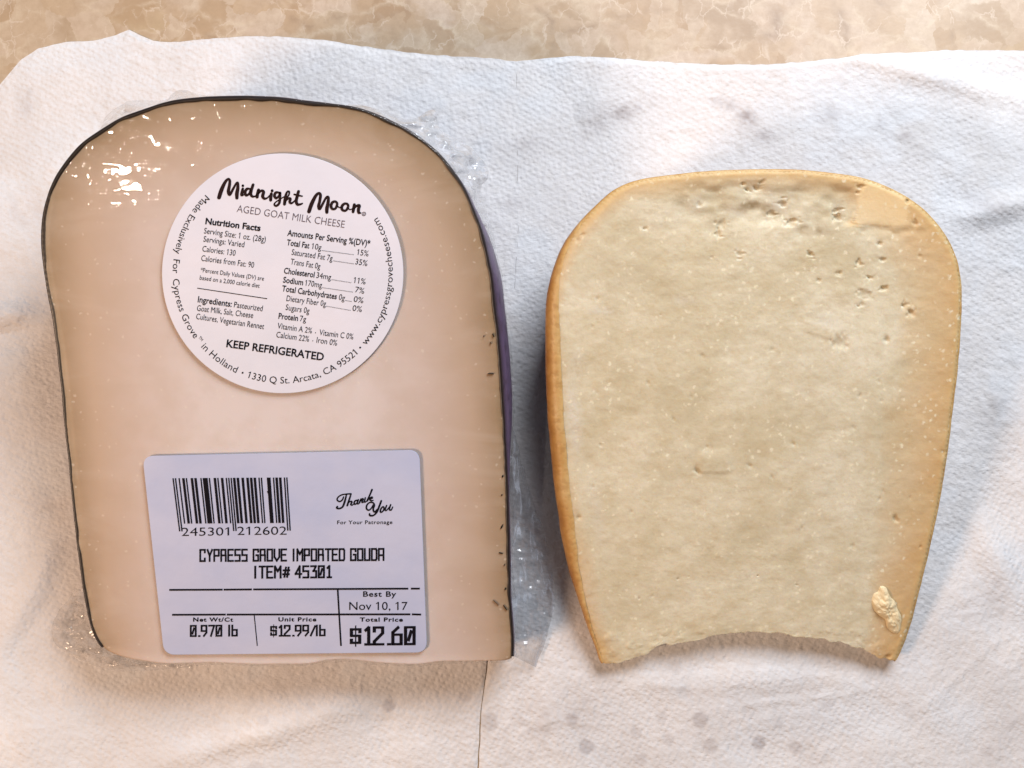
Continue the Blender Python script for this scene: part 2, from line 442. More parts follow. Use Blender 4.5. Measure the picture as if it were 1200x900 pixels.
# ------------------------------------------------------------------ paper towel
top_edge = np.array([(-62,620),(-60,450),(-55,330),(-45,240),(-30,170),(-12,122),(0,100),(10,88),(25,70),(45,57),(75,50),(110,48),(135,42),(152,35),(165,42),(180,48),(210,50),(240,46),(290,43),(330,43),
    (380,47),(430,55),(480,62),(530,66),(570,68),(605,72),(640,68),(680,66),(730,69),(780,73),(840,76),(890,76),(940,73),(990,68),(1010,64),(1060,62),(1110,59),(1160,59),(1200,60),(1300,64),(1400,61),(1500,63)], float)
seam_pts = np.array([(70,605.5),(150,606),(270,607),(400,600),(600,585),(785,570),(830,564),(870,562),(900,560),(1150,553)], float)
def seam(y): return np.interp(y, seam_pts[:, 0], seam_pts[:, 1]) + 0.8*vn(y/14, y*0, 3)

Lc_lo = catmull(LC, 160); Rc_lo = catmull(RC, 160)
def inside(px, py, C):
    r = np.zeros(px.shape, bool); j = len(C)-1
    for i in range(len(C)):
        xi, yi = C[i]; xj, yj = C[j]
        c = ((yi > py) != (yj > py)) & (px < (xj-xi)*(py-yi)/(yj-yi+1e-9)+xi)
        r ^= c; j = i
    return r
spots = [(455,826,9,.75),(300,905,14,.5),(545,816,8,.35),(573,845,12,.5),(670,843,8,.55),(687,875,10,.95),(820,842,10,.7),(832,873,10,.5),(888,870,9,1.0),(932,875,8,.55),
         (802,811,10,.35),(910,846,7,.4),(970,825,8,.35),(745,858,7,.4),(783,866,7,.4),(750,890,9,.4),(1062,830,9,.25),(1165,682,7,.35),(1160,700,7,.25),(790,781,9,.3),
         (1155,880,9,.3),(1186,668,5,.3),(310,842,7,.25),(365,826,6,.2),(600,800,10,.2),(775,840,8,.3),(705,790,6,.2)]
def towel_sheet(xa_fn, xb_fn, nx, ny, parent, edge_side):
    u = np.linspace(0, 1, nx); vv = np.linspace(0, 1, ny)**1.12
    y_bot = 1130.0
    U, V = np.meshgrid(u, vv)
    xa = xa_fn(300+0*u); xb = xb_fn(300+0*u)
    X0 = xa+(xb-xa)*U
    Yt = np.interp(X0, top_edge[:, 0], top_edge[:, 1]) + 1.2*vn(X0/9, X0*0, 5)
    Y = Yt+(y_bot-Yt)*V
    X = xa_fn(Y)+(xb_fn(Y)-xa_fn(Y))*U
    d = np.minimum(dist_to(np.stack([X.ravel(), Y.ravel()], -1), Lc_lo), dist_to(np.stack([X.ravel(), Y.ravel()], -1), Rc_lo)).reshape(X.shape)
    ins = inside(X, Y, Lc_lo) | inside(X, Y, Rc_lo)
    d = np.where(ins, 0, d)
    mask = sstep(0, 45, d)
    # broad waves and folds, pebbled emboss
    h = 0.0013*fbm(X/170, Y/150, 11, 3) + 0.0003*fbm(X/45, Y/40, 14, 3)
    h += 0.0022*gauss(X, Y, -5, 372, 70, 14, -0.15) - 0.0011*gauss(X, Y, 0, 400, 70, 14, -0.15)
    h += 0.0006*gauss(X, Y, 880, 796, 150, 14, -0.03)
    h += 0.0016*gauss(X, Y, 1150, 250, 90, 14, -0.25) + 0.0016*gauss(X, Y, 1165, 650, 60, 20, 1.1)
    h += 0.0012*gauss(X, Y, 1080, 90, 120, 12, 0.25) + 0.0014*gauss(X, Y, 300, 860, 140, 16, -0.3)
    h += 0.0015*gauss(X, Y, 40, 690, 16, 90, 0.5)+0.0010*gauss(X, Y, 700, 120, 14, 40, 0.6)
    for (a, b, rx, ry, an, s_) in ((560,840,150,5,.05,.5),(940,818,110,5,-.12,.6),(760,800,60,4,.1,.5),(1110,800,70,5,-.7,.6),(180,830,90,5,.25,.6),(60,560,60,5,-.5,.6),(30,300,50,5,.2,.6),(700,180,60,5,-.7,.5),(1080,170,70,5,.4,.5),(250,80,90,4,.05,.4),(1150,330,50,5,-.5,.6)):
        h += s_*0.00035*gauss(X, Y, a, b+4*vn(X/30, X*0, 3), rx, ry, an)
    h *= mask
    wrp = 3*vn(X/22, Y/22, 8)
    peb = np.maximum(vn((X+wrp)/6.2, (Y-wrp)/5.2, 21), -0.15)*0.00022
    quilt = (np.sin((X*0.8+Y*0.6+wrp)*0.78)*np.sin((X*-0.5+Y*0.86-wrp)*0.72))*0.00004
    loc = sstep(-0.1, 0.25, vn(X/90, Y/90, 41))
    z = 0.00075 + h - np.minimum(0, 0) + (peb*(1-0.5*loc)+quilt*(0.5+loc))*np.where(mask > 0, 1, 0.3)
    z = np.maximum(z, 0.00035)
    # outer rim thins down to the counter
    dt = (Y-Yt); z *= np.clip(0.25+0.75*sstep(0, 7, dt), 0, 1)
    # torn perforation: the edge rolls down
    ds = np.abs(X-(xb_fn(Y) if edge_side > 0 else xa_fn(Y)))
    slit = np.where(Y > 760, 1.0, 0.0)
    z -= 0.0003*np.exp(-(ds/2.2)**2)*slit
    z = np.maximum(z, 0.0002)
    damp = np.zeros_like(X)
    for (a, b, r, s_) in spots:
        rr = np.hypot(X-a, (Y-b)*1.05)*(1+0.25*vn(X/6, Y/6, int(a)))
        damp = np.maximum(damp, s_*(1-sstep(r*0.7, r*1.15, rr))*0.7)
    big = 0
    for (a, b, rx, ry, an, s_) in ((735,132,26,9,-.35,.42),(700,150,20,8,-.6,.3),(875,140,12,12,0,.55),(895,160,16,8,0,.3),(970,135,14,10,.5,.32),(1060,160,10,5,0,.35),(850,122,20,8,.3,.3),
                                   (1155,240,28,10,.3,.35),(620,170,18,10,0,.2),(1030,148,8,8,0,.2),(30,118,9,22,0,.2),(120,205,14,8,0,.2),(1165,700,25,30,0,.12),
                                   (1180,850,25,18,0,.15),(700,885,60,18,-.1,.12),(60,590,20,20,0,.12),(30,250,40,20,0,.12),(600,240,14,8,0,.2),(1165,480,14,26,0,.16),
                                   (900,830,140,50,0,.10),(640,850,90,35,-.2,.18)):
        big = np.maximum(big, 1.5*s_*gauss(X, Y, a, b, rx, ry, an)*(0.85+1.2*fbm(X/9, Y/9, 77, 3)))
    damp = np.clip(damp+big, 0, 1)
    cool = np.clip(sstep(-0.05, 0.4, fbm(X/70, Y/60, 55, 3))*0.5, 0, 1)
    P = unproj(X.ravel(), Y.ravel(), flat(0.0)); P[:, 2] = z.ravel()
    f = grid_faces(ny, nx, flip=True)
    # give the sheet an underside
    n0 = len(P); Pb = P.copy(); Pb[:, 2] = 0.0001
    idx = np.arange(n0).reshape(ny, nx)
    loop = np.concatenate([idx[0], idx[1:, -1], idx[-1, ::-1][1:], idx[::-1, 0][1:-1]])
    lb = np.arange(len(loop))+n0
    lt = lb+len(loop)
    P = np.concatenate([P, Pb[loop], P[loop]])
    nx2 = np.roll(np.arange(len(loop)), -1)
    sf = np.stack([lt, lt[nx2], lb[nx2], lb], -1)
    f = np.concatenate([f, sf])
    pad = np.zeros(2*len(loop))
    return mesh_obj('towel_sheet', P, f, M_towel, parent, {'damp': np.concatenate([damp.ravel(), pad]), 'cool': np.concatenate([cool.ravel(), pad])})
tw = thing('paper_towel', 'white quilted paper towel with damp spots spread under both cheeses', 'paper towel', (0, 0, 0.0))
gap = lambda y: 0.16*sstep(.08, .2, vn(np.asarray(y)/9, np.asarray(y)*0, 19))*sstep(760, 700, y)+0.68*sstep(700, 800, y)*(0.7+0.9*vn(np.asarray(y)/25, np.asarray(y)*0, 9)+.4)
towel_sheet(lambda y: -61+0*y, lambda y: seam(y)-gap(y), 330, 520, tw, 1)
towel_sheet(lambda y: seam(y)+gap(y), lambda y: 1500+0*y, 430, 520, tw, -1)

# ------------------------------------------------------------------ wrapped wedge
pL = unproj(330, 775, flat(ZB))
wc = thing('wrapped_cheese', 'black-waxed wedge of pale cheese in clear plastic wrap with two white labels', 'wrapped cheese', tuple(unproj(325, 450, flat(ZB))))
NL = 700
Lc = catmull(LC, NL)
Lc[:, 0] += 0.8*vn(np.arange(NL)/9, np.zeros(NL), 3); Lc[:, 1] += 0.8*vn(np.arange(NL)/9, np.ones(NL)*7, 4)
Lr = rind_mask(Lc, L_rind_from, L_rind_to)
rightness = sstep(480, 575, Lc[:, 0])*sstep(200, 330, Lc[:, 1])*Lr
offsL = 0.0008+0.0017*rightness*(1-1.2*sstep(450, 600, Lc[:, 1]))
offsL = np.where(Lr, offsL, 0.0003)
tuckL = np.where(Lr, 0.0022, 0.0012)

def wedge(name, C, plane, spine, M, offs, tuck, rr, mat, parent, height, attr_fn, pw=1.3):
    G = rings(C, spine, M, pw)
    X = G[..., 0]; Y = G[..., 1]
    d = dist_to(G.reshape(-1, 2), C[::3]).reshape(X.shape); d[0] = 0
    P = unproj(X, Y, plane)
    dm = d*K*(D-0.03)
    r = np.broadcast_to(rr, X.shape)
    q = np.clip(1-dm/r, 0, 1)
    P[..., 2] += height(X, Y, d) - r*(1-np.sqrt(1-q*q))
    S, nr = side_rings(C, plane, rr, offs, tuck)
    A = np.concatenate([S[:0:-1], P])          # base ... shoulder, then in to the spine
    nr_, nc = A.shape[0], A.shape[1]
    f = grid_faces(nr_, nc, wrap=True)
    V = A.reshape(-1, 3)
    base_c = V[:nc].mean(0); V = np.concatenate([V, [base_c]])
    tri = [(len(V)-1, (k+1) % nc, k) for k in range(nc)]
    at = attr_fn(X, Y, d)
    full = {}
    for k, v in at.items():
        sd = np.repeat(v[0][None], S.shape[0]-1, 0)
        full[k] = np.concatenate([sd.ravel(), v.ravel(), [0]])
    # winding: make the top face look up
    a, b, c_ = V[f[-nc*3, 0]], V[f[-nc*3, 1]], V[f[-nc*3, 2]]
    if np.cross(b-a, c_-a)[2] < 0: f = f[:, ::-1]; tri = [t[::-1] for t in tri]
    faces = f.tolist()+tri
    return mesh_obj(name, V, faces, mat, parent, full)

def inL_label(px, py, m=6):
    r1 = 1-sstep(0, 14, np.hypot(px-332, py-320.7)-140-m)
    qx = np.maximum(np.abs(px-334)-163-m, 0); qy = np.maximum(np.abs(py-646)-121-m, 0)
    r2 = 1-sstep(0, 14, np.hypot(qx, qy))
    return np.clip(np.maximum(r1, r2), 0, 1)
hL = lambda X, Y, d: und(X, Y)
def aL(X, Y, d):
    cL = Lc[Lr][::3]
    dd = dist_to(np.stack([X.ravel(), Y.ravel()], -1), cL).reshape(X.shape)
    wd = 150*(0.75+0.25*sstep(100, 500, Y))*(1+0.35*sstep(300, 600, X))
    wd = wd*(1-0.35*sstep(620, 780, Y))
    e = np.clip(dd/wd, 0, 1)
    e = e**0.75*(0.55+0.45*sstep(150, 560, Y))*(1-0.22*sstep(300, 40, X))
    return {'edge': np.clip(e, 0, 1)}
wedge('cheese_wedge', Lc, LP, ((325, 300), (325, 620)), 70, offsL, tuckL, 0.0005, M_wrapped, wc, hL, aL)

def rind_shell(name, C, mask, plane, lip, rr, offs, tuck, mat, parent, thick, height, nlip=5, thick0=0.0, up=None):
    """a skin over the rim: starts lip[] px in on the top face, rolls over the shoulder, runs to the base"""
    P = unproj(C[:, 0], C[:, 1], plane); nr = outward(P[:, :2])
    rows = []; dep = []
    sc = K*(D-0.03)
    for k in range(nlip+1):
        t = k/nlip
        ins = lip*sc*(1-t)
        Q = P.copy(); Q[:, :2] -= nr*ins[:, None]
        Q[:, 2] = plane[0]+plane[1]*Q[:, 1]
        q = np.clip(1-ins/rr, 0, 1)
        Q[:, 2] += height(C[:, 0], C[:, 1], 0*ins) - rr*(1-np.sqrt(1-q*q))
        nup = np.sqrt(1-q*q)
        tk = thick*min(1, 0.15+1.6*t)*(1-0*ins)
        Q[:, 2] += tk*nup + (0.00005)
        Q[:, :2] += nr*(tk*q)[:, None]
        rows.append(Q); dep.append(np.full(len(C), 0.15*t))
    S, _ = side_rings(C, plane, rr*np.ones(len(C)), offs, tuck, push=thick)
    for k in range(1, S.shape[0]): rows.append(S[k]); dep.append(np.full(len(C), 0.15+0.85*k/(S.shape[0]-1)))
    A = np.array(rows)
    i0 = np.where(mask & ~np.roll(mask, 1))[0][0]
    order = np.array([(i0+k) % len(C) for k in range(int(mask.sum()))])
    A = A[:, order]; dp = np.array(dep)[:, order]
    f = grid_faces(A.shape[0], A.shape[1])
    V = A.reshape(-1, 3)
    a, b, c_ = V[f[0, 0]], V[f[0, 1]], V[f[0, 2]]
    if np.cross(b-a, c_-a)[2] < 0: f = f[:, ::-1].copy()
    return mesh_obj(name, V, f, mat, parent, {'depth': dp.ravel()})
lipL = 1.4+1.5*(0.5+vn(np.arange(NL)/5, np.zeros(NL), 12))+2.2*np.maximum(0, vn(np.arange(NL)/16, np.zeros(NL), 13))+1.2*sstep(520, 300, Lc[:, 0])*sstep(400, 200, Lc[:, 1])+2.2*np.maximum(0, vn(np.arange(NL)/3, np.zeros(NL), 15)-.2)*rightness
rind_shell('wax_rind', Lc, Lr, LP, lipL, 0.0005, offsL, tuckL, M_wax, wc, 0.00035, hL)

# stretched film over the top face and sides
NF = 900; MF = 170
Fc = catmull(LC, NF)
Fr = rind_mask(Fc, L_rind_from, L_rind_to)
FILM0 = 0.00055
def film_h(X, Y, d):
    lab = 1-inL_label(X, Y)
    up = sstep(300, 170, Y)
    left = sstep(480, 120, X)
    a1 = fbm(X/11, Y/9, 61, 3); a2 = fbm((X+Y*.4)/26, (Y-X*.3)/20, 62, 3)
    patchy = sstep(0.02, 0.3, vn(X/30, Y/22, 65))
    wr = (0.00017*a1*patchy + 0.00004*a2)*up*(0.7+0.3*left)
    wr += 0.00004*fbm(X/30, Y/25, 71, 3)
    # straight stretch creases
    cr = 0.00009*np.exp(-((Y-187-0.01*X+1.5*vn(X/40, X*0, 5))/1.8)**2)*sstep(420, 300, X) + 0.00008*np.exp(-((Y-227-0.006*X)/2.0)**2)*sstep(260, 200, X)
    cr += 0.00012*a1*np.exp(-(d/26.0)**2)*sstep(560, 680, Y)*sstep(260, 180, X)
    cr += 0.00006*np.exp(-((Y-600-0.02*X)/3)**2)*sstep(180, 120, X)
    for (x0, y0, x1, y1, k) in ((70, 250, 200, 236, .30), (62, 300, 190, 345, .22), (480, 215, 560, 300, .30), (440, 170, 520, 250, .25), (490, 420, 585, 400, .18), (90, 560, 165, 545, .25), (500, 540, 590, 590, .2), (510, 640, 592, 620, .2), (100, 470, 300, 500, .14), (300, 482, 560, 500, .14), (85, 640, 170, 655, .2), (240, 130, 420, 150, .35), (150, 768, 205, 735, 1.2), (118, 770, 200, 758, 1.4), (140, 778, 235, 764, 1.2), (128, 765, 200, 770, 1.0)):
        L = math.hypot(x1-x0, y1-y0); ux, uy = (x1-x0)/L, (y1-y0)/L
        tt = (X-x0)*ux+(Y-y0)*uy; dd = np.abs(-(X-x0)*uy+(Y-y0)*ux)
        cr = cr+0.00022*k*np.exp(-(dd/1.6)**2)*sstep(-4, 6, tt)*sstep(L+4, L-12, tt)
    return FILM0 + und(X, Y) + (wr+cr)*lab
G = rings(Fc, ((325, 300), (325, 620)), MF, 1.15)
X = G[..., 0]; Y = G[..., 1]
P = unproj(X, Y, LP); dF = dist_to(G.reshape(-1, 2), Fc[::3]).reshape(X.shape)
P[..., 2] += film_h(X, Y, dF)
P[..., 2] -= 0.0003*np.exp(-(dF/2.5)**2)*(1-sstep(250, 450, Y)*sstep(300, 200, X))
offsF = 0.0008+0.0017*sstep(480, 575, Fc[:, 0])*sstep(200, 330, Fc[:, 1])*Fr*(1-0.9*sstep(450, 600, Fc[:, 1]))
offsF = np.where(Fr, offsF, 0.0003)
S, nrF = side_rings(Fc, LP, 0.0004, offsF, np.where(Fr, 0.0018, 0.0008), n=22, push=0.0006)
kk = np.arange(NF)
for k in range(S.shape[0]):
    t = k/(S.shape[0]-1)
    wv = 0.0006*fbm(kk/13+0*t, kk*0+t*3, 81, 3)*(0.35+0.65*sstep(0, 0.3, t))
    S[k][:, :2] += nrF*wv[:, None]
A = np.concatenate([S[:0:-1], P])
f = grid_faces(A.shape[0], NF, wrap=True); V = A.reshape(-1, 3)
a, b, c_ = V[f[-9, 0]], V[f[-9, 1]], V[f[-9, 2]]
if np.cross(b-a, c_-a)[2] < 0: f = f[:, ::-1].copy()
slack = np.concatenate([np.repeat(sstep(210, 250, Fc[:, 1])[None], S.shape[0]-1, 0).ravel(), (sstep(14, 6, dF)*sstep(210, 250, Y)).ravel()])
mesh_obj('plastic_wrap', V, f, M_film, wc, {'slack': slack})

def fold(inner, outer, zi, zo, n, m, amp, seed, mat=None, label=None):
    """loose crinkled flap of film between two outlines; zi / zo heights in mm (list along the flap)"""
    I = catmull([(p[0], p[1]) for p in inner], n, False); O = catmull([(p[0], p[1]) for p in outer], n, False)
    s = np.linspace(0, 1, n)
    zI = np.interp(s, np.linspace(0, 1, len(zi)), zi)/1000; zO = np.interp(s, np.linspace(0, 1, len(zo)), zo)/1000
    rows = []
    for k in range(m):
        t = k/(m-1)
        X = I[:, 0]*(1-t)+O[:, 0]*t; Y = I[:, 1]*(1-t)+O[:, 1]*t
        rag = 2.2*fbm(s*n/7, s*0, seed+5, 3)*t
        X = X+rag; Y = Y+rag*0.6
        z = zI*(1-t)+zO*t + amp*(1-abs(2*t-1)*0.55)*(fbm(X/15, Y/15, seed, 4)+0.7*np.abs(vn(X/22, Y/9, seed+2))*2-0.35)
        z = np.maximum(z, 0.0012)
        Q = np.stack([(X-600)*K*(D-z), -(Y-450)*K*(D-z), z], -1); rows.append(Q)
    V = np.array(rows).reshape(-1, 3); f = grid_faces(m, n)
    a, b, c_ = V[f[0, 0]], V[f[0, 1]], V[f[0, 2]]
    if np.cross(b-a, c_-a)[2] < 0: f = f[:, ::-1].copy()
    return mesh_obj('wrap_fold', V, f, mat or M_fold, wc)
# gathered film at the top right shoulder
fold([(405,127),(430,133),(465,148),(490,163),(515,184),(535,208),(550,236),(564,268),(575,310)],
     [(410,120),(440,127),(480,140),(508,128),(516,152),(545,168),(566,188),(572,205),(563,228),(576,262),(582,312)],
     [38, 40, 40, 39, 36, 34, 30], [34, 31, 28, 24, 25, 26, 23], 170, 34, 0.0052, 101)
# top left
fold([(112,158),(145,139),(180,126),(215,118),(255,114),(300,114)],
     [(118,148),(128,133),(150,118),(188,118),(212,106),(245,112),(300,111)],
     [37, 39, 40, 41, 42, 42], [28, 26, 28, 32, 36, 40], 120, 22, 0.0045, 131, M_fold_pale)
# lower left corner
fold([(98,690),(106,728),(118,755),(140,768),(175,772),(225,776)],
     [(88,690),(66,722),(62,750),(84,768),(124,784),(170,786),(225,782)],
     [11, 9.5, 8.5, 8, 8, 8], [6, 3, 2.4, 2.4, 3, 4, 6], 130, 30, 0.0024, 151, M_fold_pale)
# sheet of spare film falling to the towel at the lower right
fold([(590,500),(595,560),(597,620),(598,680),(600,730),(600,768)],
     [(602,500),(616,560),(636,620),(648,680),(644,735),(628,782)],
     [19, 15, 12, 10, 9, 8], [9, 5, 3, 2.2, 2.2, 2.2], 150, 40, 0.0016, 171, M_fold_side)

# ------------------------------------------------------------------ printing helpers
_tc = {}
def text_mesh(txt, bold=0.0, spacing=1.0):
    key = (txt, bold, spacing)
    if key in _tc: return _tc[key]
    cu = bpy.data.curves.new('t', 'FONT'); cu.body = txt; cu.size = 1; cu.resolution_u = 3
    cu.offset = bold; cu.space_character = spacing
    ob = bpy.data.objects.new('t', cu); col.objects.link(ob)
    dg = bpy.context.evaluated_depsgraph_get(); dg.update()
    me = bpy.data.meshes.new_from_object(ob.evaluated_get(dg))
    n = len(me.vertices); v = np.empty(n*3); me.vertices.foreach_get('co', v); v = v.reshape(-1, 3)[:, :2]
    f = [tuple(p.vertices) for p in me.polygons]
    bpy.data.objects.remove(ob); bpy.data.curves.remove(cu); bpy.data.meshes.remove(me)
    # the built-in font's figure one is a bare stroke: give it its flag
    f = list(f); par = list(range(n))
    def root(i):
        while par[i] != i: i = par[i]
        return i
    for q in f:
        for b_ in q[1:]: par[root(b_)] = root(q[0])
    isl = {}
    for i in range(n): isl.setdefault(root(i), []).append(i)
    bars = []
    for ids in isl.values():
        w_ = v[ids]; dx = np.ptp(w_[:, 0]); dy = np.ptp(w_[:, 1])
        if dx < 0.16 and dy > 0.62 and w_[:, 1].min() > -0.06: bars.append((w_[:, 0].min(), w_[:, 0].max(), w_[:, 1].max()))
    bars.sort(); seq = [c for c in txt if c in 'l1I']
    if len(bars) == len(seq):
        for c, (xa, xb, yt) in zip(seq, bars):
            if c == '1':
                d_ = 0.075+bold; m = len(v)
                v = np.concatenate([v, [(xa+0.01, yt), (xa+0.01, yt-d_*1.25), (xa-0.13, yt-d_*1.25-0.10), (xa-0.13, yt-0.12)]]); f.append((m, m+3, m+2, m+1))
    else: print('ones', txt, len(bars), len(seq))
    _tc[key] = (v, f); return _tc[key]
CAP = text_mesh('H')[0][:, 1].max()

class Print:
    """collects flat shapes in photo pixels, then lays them on a label"""
    def __init__(s): s.v = []; s.f = []; s.n = 0
    def add(s, v, f):
        s.v.append(np.asarray(v, float)); s.f += [tuple(i+s.n for i in q) for q in f]; s.n += len(v)
    def text(s, txt, p0, p1, cap, bold=0.0, spacing=1.0):
        v, f = text_mesh(txt, bold, spacing)
        p0 = np.array(p0, float); p1 = np.array(p1, float)
        L = np.linalg.norm(p1-p0); ux = (p1-p0)/L; uy = np.array([ux[1], -ux[0]])
        x = (v[:, 0]-v[:, 0].min())/(np.ptp(v[:, 0]))*L; y = v[:, 1]/CAP*cap
        s.add(p0+x[:, None]*ux+y[:, None]*uy, f)
    def arc(s, txt, c, r, a0, a1, cap, bold=0.0, spacing=1.0):
        v, f = text_mesh(txt, bold, spacing)
        t = (v[:, 0]-v[:, 0].min())/np.ptp(v[:, 0]); a = np.radians(a0+(a1-a0)*t); rr = r-v[:, 1]/CAP*cap
        s.add(np.stack([c[0]+rr*np.cos(a), c[1]-rr*np.sin(a)], -1), f)
    def quad(s, a, b, c, d): s.add([a, b, c, d], [(0, 1, 2, 3)])
    def line(s, a, b, w):
        a = np.array(a, float); b = np.array(b, float); u = (b-a)/np.linalg.norm(b-a); n = np.array([-u[1], u[0]])*w/2
        s.quad(a-n, b-n, b+n, a+n)
    def brush(s, pts, closed=False):
        p = catmull(pts, max(10, len(pts)*7), closed)
        if closed: p = np.concatenate([p, p[:1]])
        t = np.gradient(p[:, :2], axis=0); t /= np.linalg.norm(t, axis=1)[:, None]+1e-9
        n = np.stack([-t[:, 1], t[:, 0]], -1)*p[:, 2:3]/2
        L = p[:, :2]+n; R = p[:, :2]-n; m = len(p)
        s.add(np.concatenate([L, R]), [(k, k+1, m+k+1, m+k) for k in range(m-1)])
        if not closed:
            for q in (p[0], p[-1]):
                a = np.linspace(0, 2*PI, 14, endpoint=False)
                s.add(np.stack([q[0]+q[2]/2*np.cos(a), q[1]+q[2]/2*np.sin(a)], -1), [tuple(range(14))])
    def build(s, name, mat, parent, h, conv=lambda v: v):
        v = conv(np.concatenate(s.v)); P = unproj(v[:, 0], v[:, 1], LP); P[:, 2] += h+und(v[:, 0], v[:, 1])
        me = mesh_obj(name, P, s.f, mat, parent, smooth=False)
        # printing faces up
        m = me.data; nn = np.empty(len(m.polygons)*3); m.polygons.foreach_get('normal', nn)
        return me

def label_sheet(name, outline, centre, mat, nr=26):
    """thin paper label: domed grid of rings with a real edge"""
    C = np.asarray(outline, float); n = len(C); c = np.array(centre)
    rows = []
    for k in range(nr):
        t = 0 if k == 0 else 0.003+(k-1)/nr
        G_ = C*(1-t)+c*t
        Q = unproj(G_[:, 0], G_[:, 1], LP); Q[:, 2] += HLAB+und(G_[:, 0], G_[:, 1]); rows.append(Q)
    edge = rows[0].copy(); edge[:, 2] -= 0.00014
    A = np.array([edge]+rows); V = A.reshape(-1, 3); f = grid_faces(nr+1, n, wrap=True)
    a, b, c_ = V[f[-9, 0]], V[f[-9, 1]], V[f[-9, 2]]
    if np.cross(b-a, c_-a)[2] < 0: f = f[:, ::-1].copy()
    Q = unproj(c[0], c[1], LP); Q[2] += HLAB+und(c[0], c[1]); V = np.concatenate([V, [Q]]); flip_ = np.cross(V[f[-9, 1]]-V[f[-9, 0]], V[f[-9, 2]]-V[f[-9, 0]])
    faces = f.tolist()+[(nr*n+k, nr*n+(k+1) % n, len(V)-1) if np.cross(V[nr*n+(k+1) % n]-V[nr*n+k], Q-V[nr*n+k])[2] > 0 else (nr*n+(k+1) % n, nr*n+k, len(V)-1) for k in range(n)]
    o = mesh_obj(name, V, faces, mat, wc); return o
HLAB = 0.00082; HINK = 0.00088

# ------------------------------------------------------------------ round label
an = np.linspace(0, 2*PI, 200, endpoint=False)
rl = label_sheet('round_label', np.stack([332+141*np.cos(an), 320.8+140*np.sin(an)], -1), (332, 320.8), M_label_round)
cz = lambda v: np.stack([180+v[:, 0]/3, 170+v[:, 1]/3], -1)
class Part:  # keeps parent offsets simple for sub-parts
    pass
def sub(pr, name, mat, parent, conv, h=HINK):
    o = pr.build(name, mat, wc, h, conv); o.parent = parent; o.location = (0, 0, 0); return o
p = Print()
def conv12(v, ox, oy, k): return np.stack([ox+np.asarray(v)[:, 0]/k, oy+np.asarray(v)[:, 1]/k, np.asarray(v)[:, 2]/k], -1)
A12 = [[(95,385,56),(125,290,58),(175,180,46),(220,128,34),(245,150,38),(240,220,44),(226,300,48),(245,348,40),(290,270,36),(335,190,30),(358,182,34),(357,260,48),(345,330,54),(345,392,46)],
       [(427,265,36),(418,310,44),(412,350,44),(440,350,20)], [(428,220,36),(429,223,36)],
       [(525,265,26),(485,268,40),(460,310,42),(475,355,38),(515,335,32),(535,285,30)], [(572,208,40),(552,270,42),(540,340,42),(565,372,34),(605,365,22),(640,320,18)],
       [(648,282,44),(636,330,46),(628,378,46)], [(642,335,26),(685,292,34),(718,308,44),(706,368,46),(730,402,36),(770,392,24),(805,355,18)],
       [(827,335,42),(820,380,46),(818,422,44)], [(838,290,40),(839,293,40)],
       [(940,318,26),(890,318,38),(872,362,42),(895,396,36),(930,365,28),(950,322,34)], [(950,322,36),(948,400,38),(936,468,36),(898,503,32),(868,485,26),(890,450,20),(950,410,18),(1005,375,16)],
       [(1078,305,26),(1055,300,24),(1035,340,36),(1020,410,44),(1012,478,44)], [(1078,305,26),(1075,345,24),(1040,395,22)], [(1022,445,24),(1060,402,30),(1092,405,42),(1085,450,38),(1112,466,30),(1160,425,20),(1180,380,18)]]
B12 = [[(128,182,42),(112,240,44),(96,315,46),(112,362,40),(150,362,30),(182,350,22)], [(68,222,24),(120,236,26),(180,248,20)],
       [(275,462,54),(310,360,56),(365,250,46),(408,207,38),(435,230,42),(425,320,42),(410,385,44),(425,428,38),(470,350,36),(515,268,32),(545,262,38),(542,340,48),(526,420,52),(525,472,46)],
       [(668,380,18),(700,405,18),(740,400,16)], [(822,415,16),(850,435,16),(890,420,16)],
       [(910,367,42),(900,420,44),(893,465,42)], [(903,425,22),(940,385,34),(980,380,44),(968,430,46),(972,476,42),(1000,484,20)]]
for st in A12: p.brush(conv12(st, 250, 200, 12))
for st in B12: p.brush(conv12(st, 340, 210, 12))
for st in ([(640,322,34),(600,338,40),(584,388,42),(600,424,36),(640,424,34),(664,385,38),(668,345,34)], [(790,350,34),(750,368,40),(732,410,42),(750,445,36),(790,448,34),(818,412,38),(822,370,34)]):
    p.brush(conv12(st, 340, 210, 12), True)
sub(p, 'brand_lettering', M_brown, rl, lambda v: v)
p = Print()
a = np.linspace(0, 2*PI, 16, endpoint=False)
p.brush(np.stack([427+2.1*np.cos(a), 251.3+2.1*np.sin(a), 0*a+0.8], -1), True); p.text('R', (426, 252.7), (428.2, 252.9), 2.4)
sub(p, 'registered_mark', M_grey, rl, lambda v: v)
p = Print(); p.text('AGED GOAT MILK CHEESE', (295, 237), (672, 293), 25, -0.008); sub(p, 'subtitle_text', M_grey, rl, cz)
p = Print()
B = 0.016
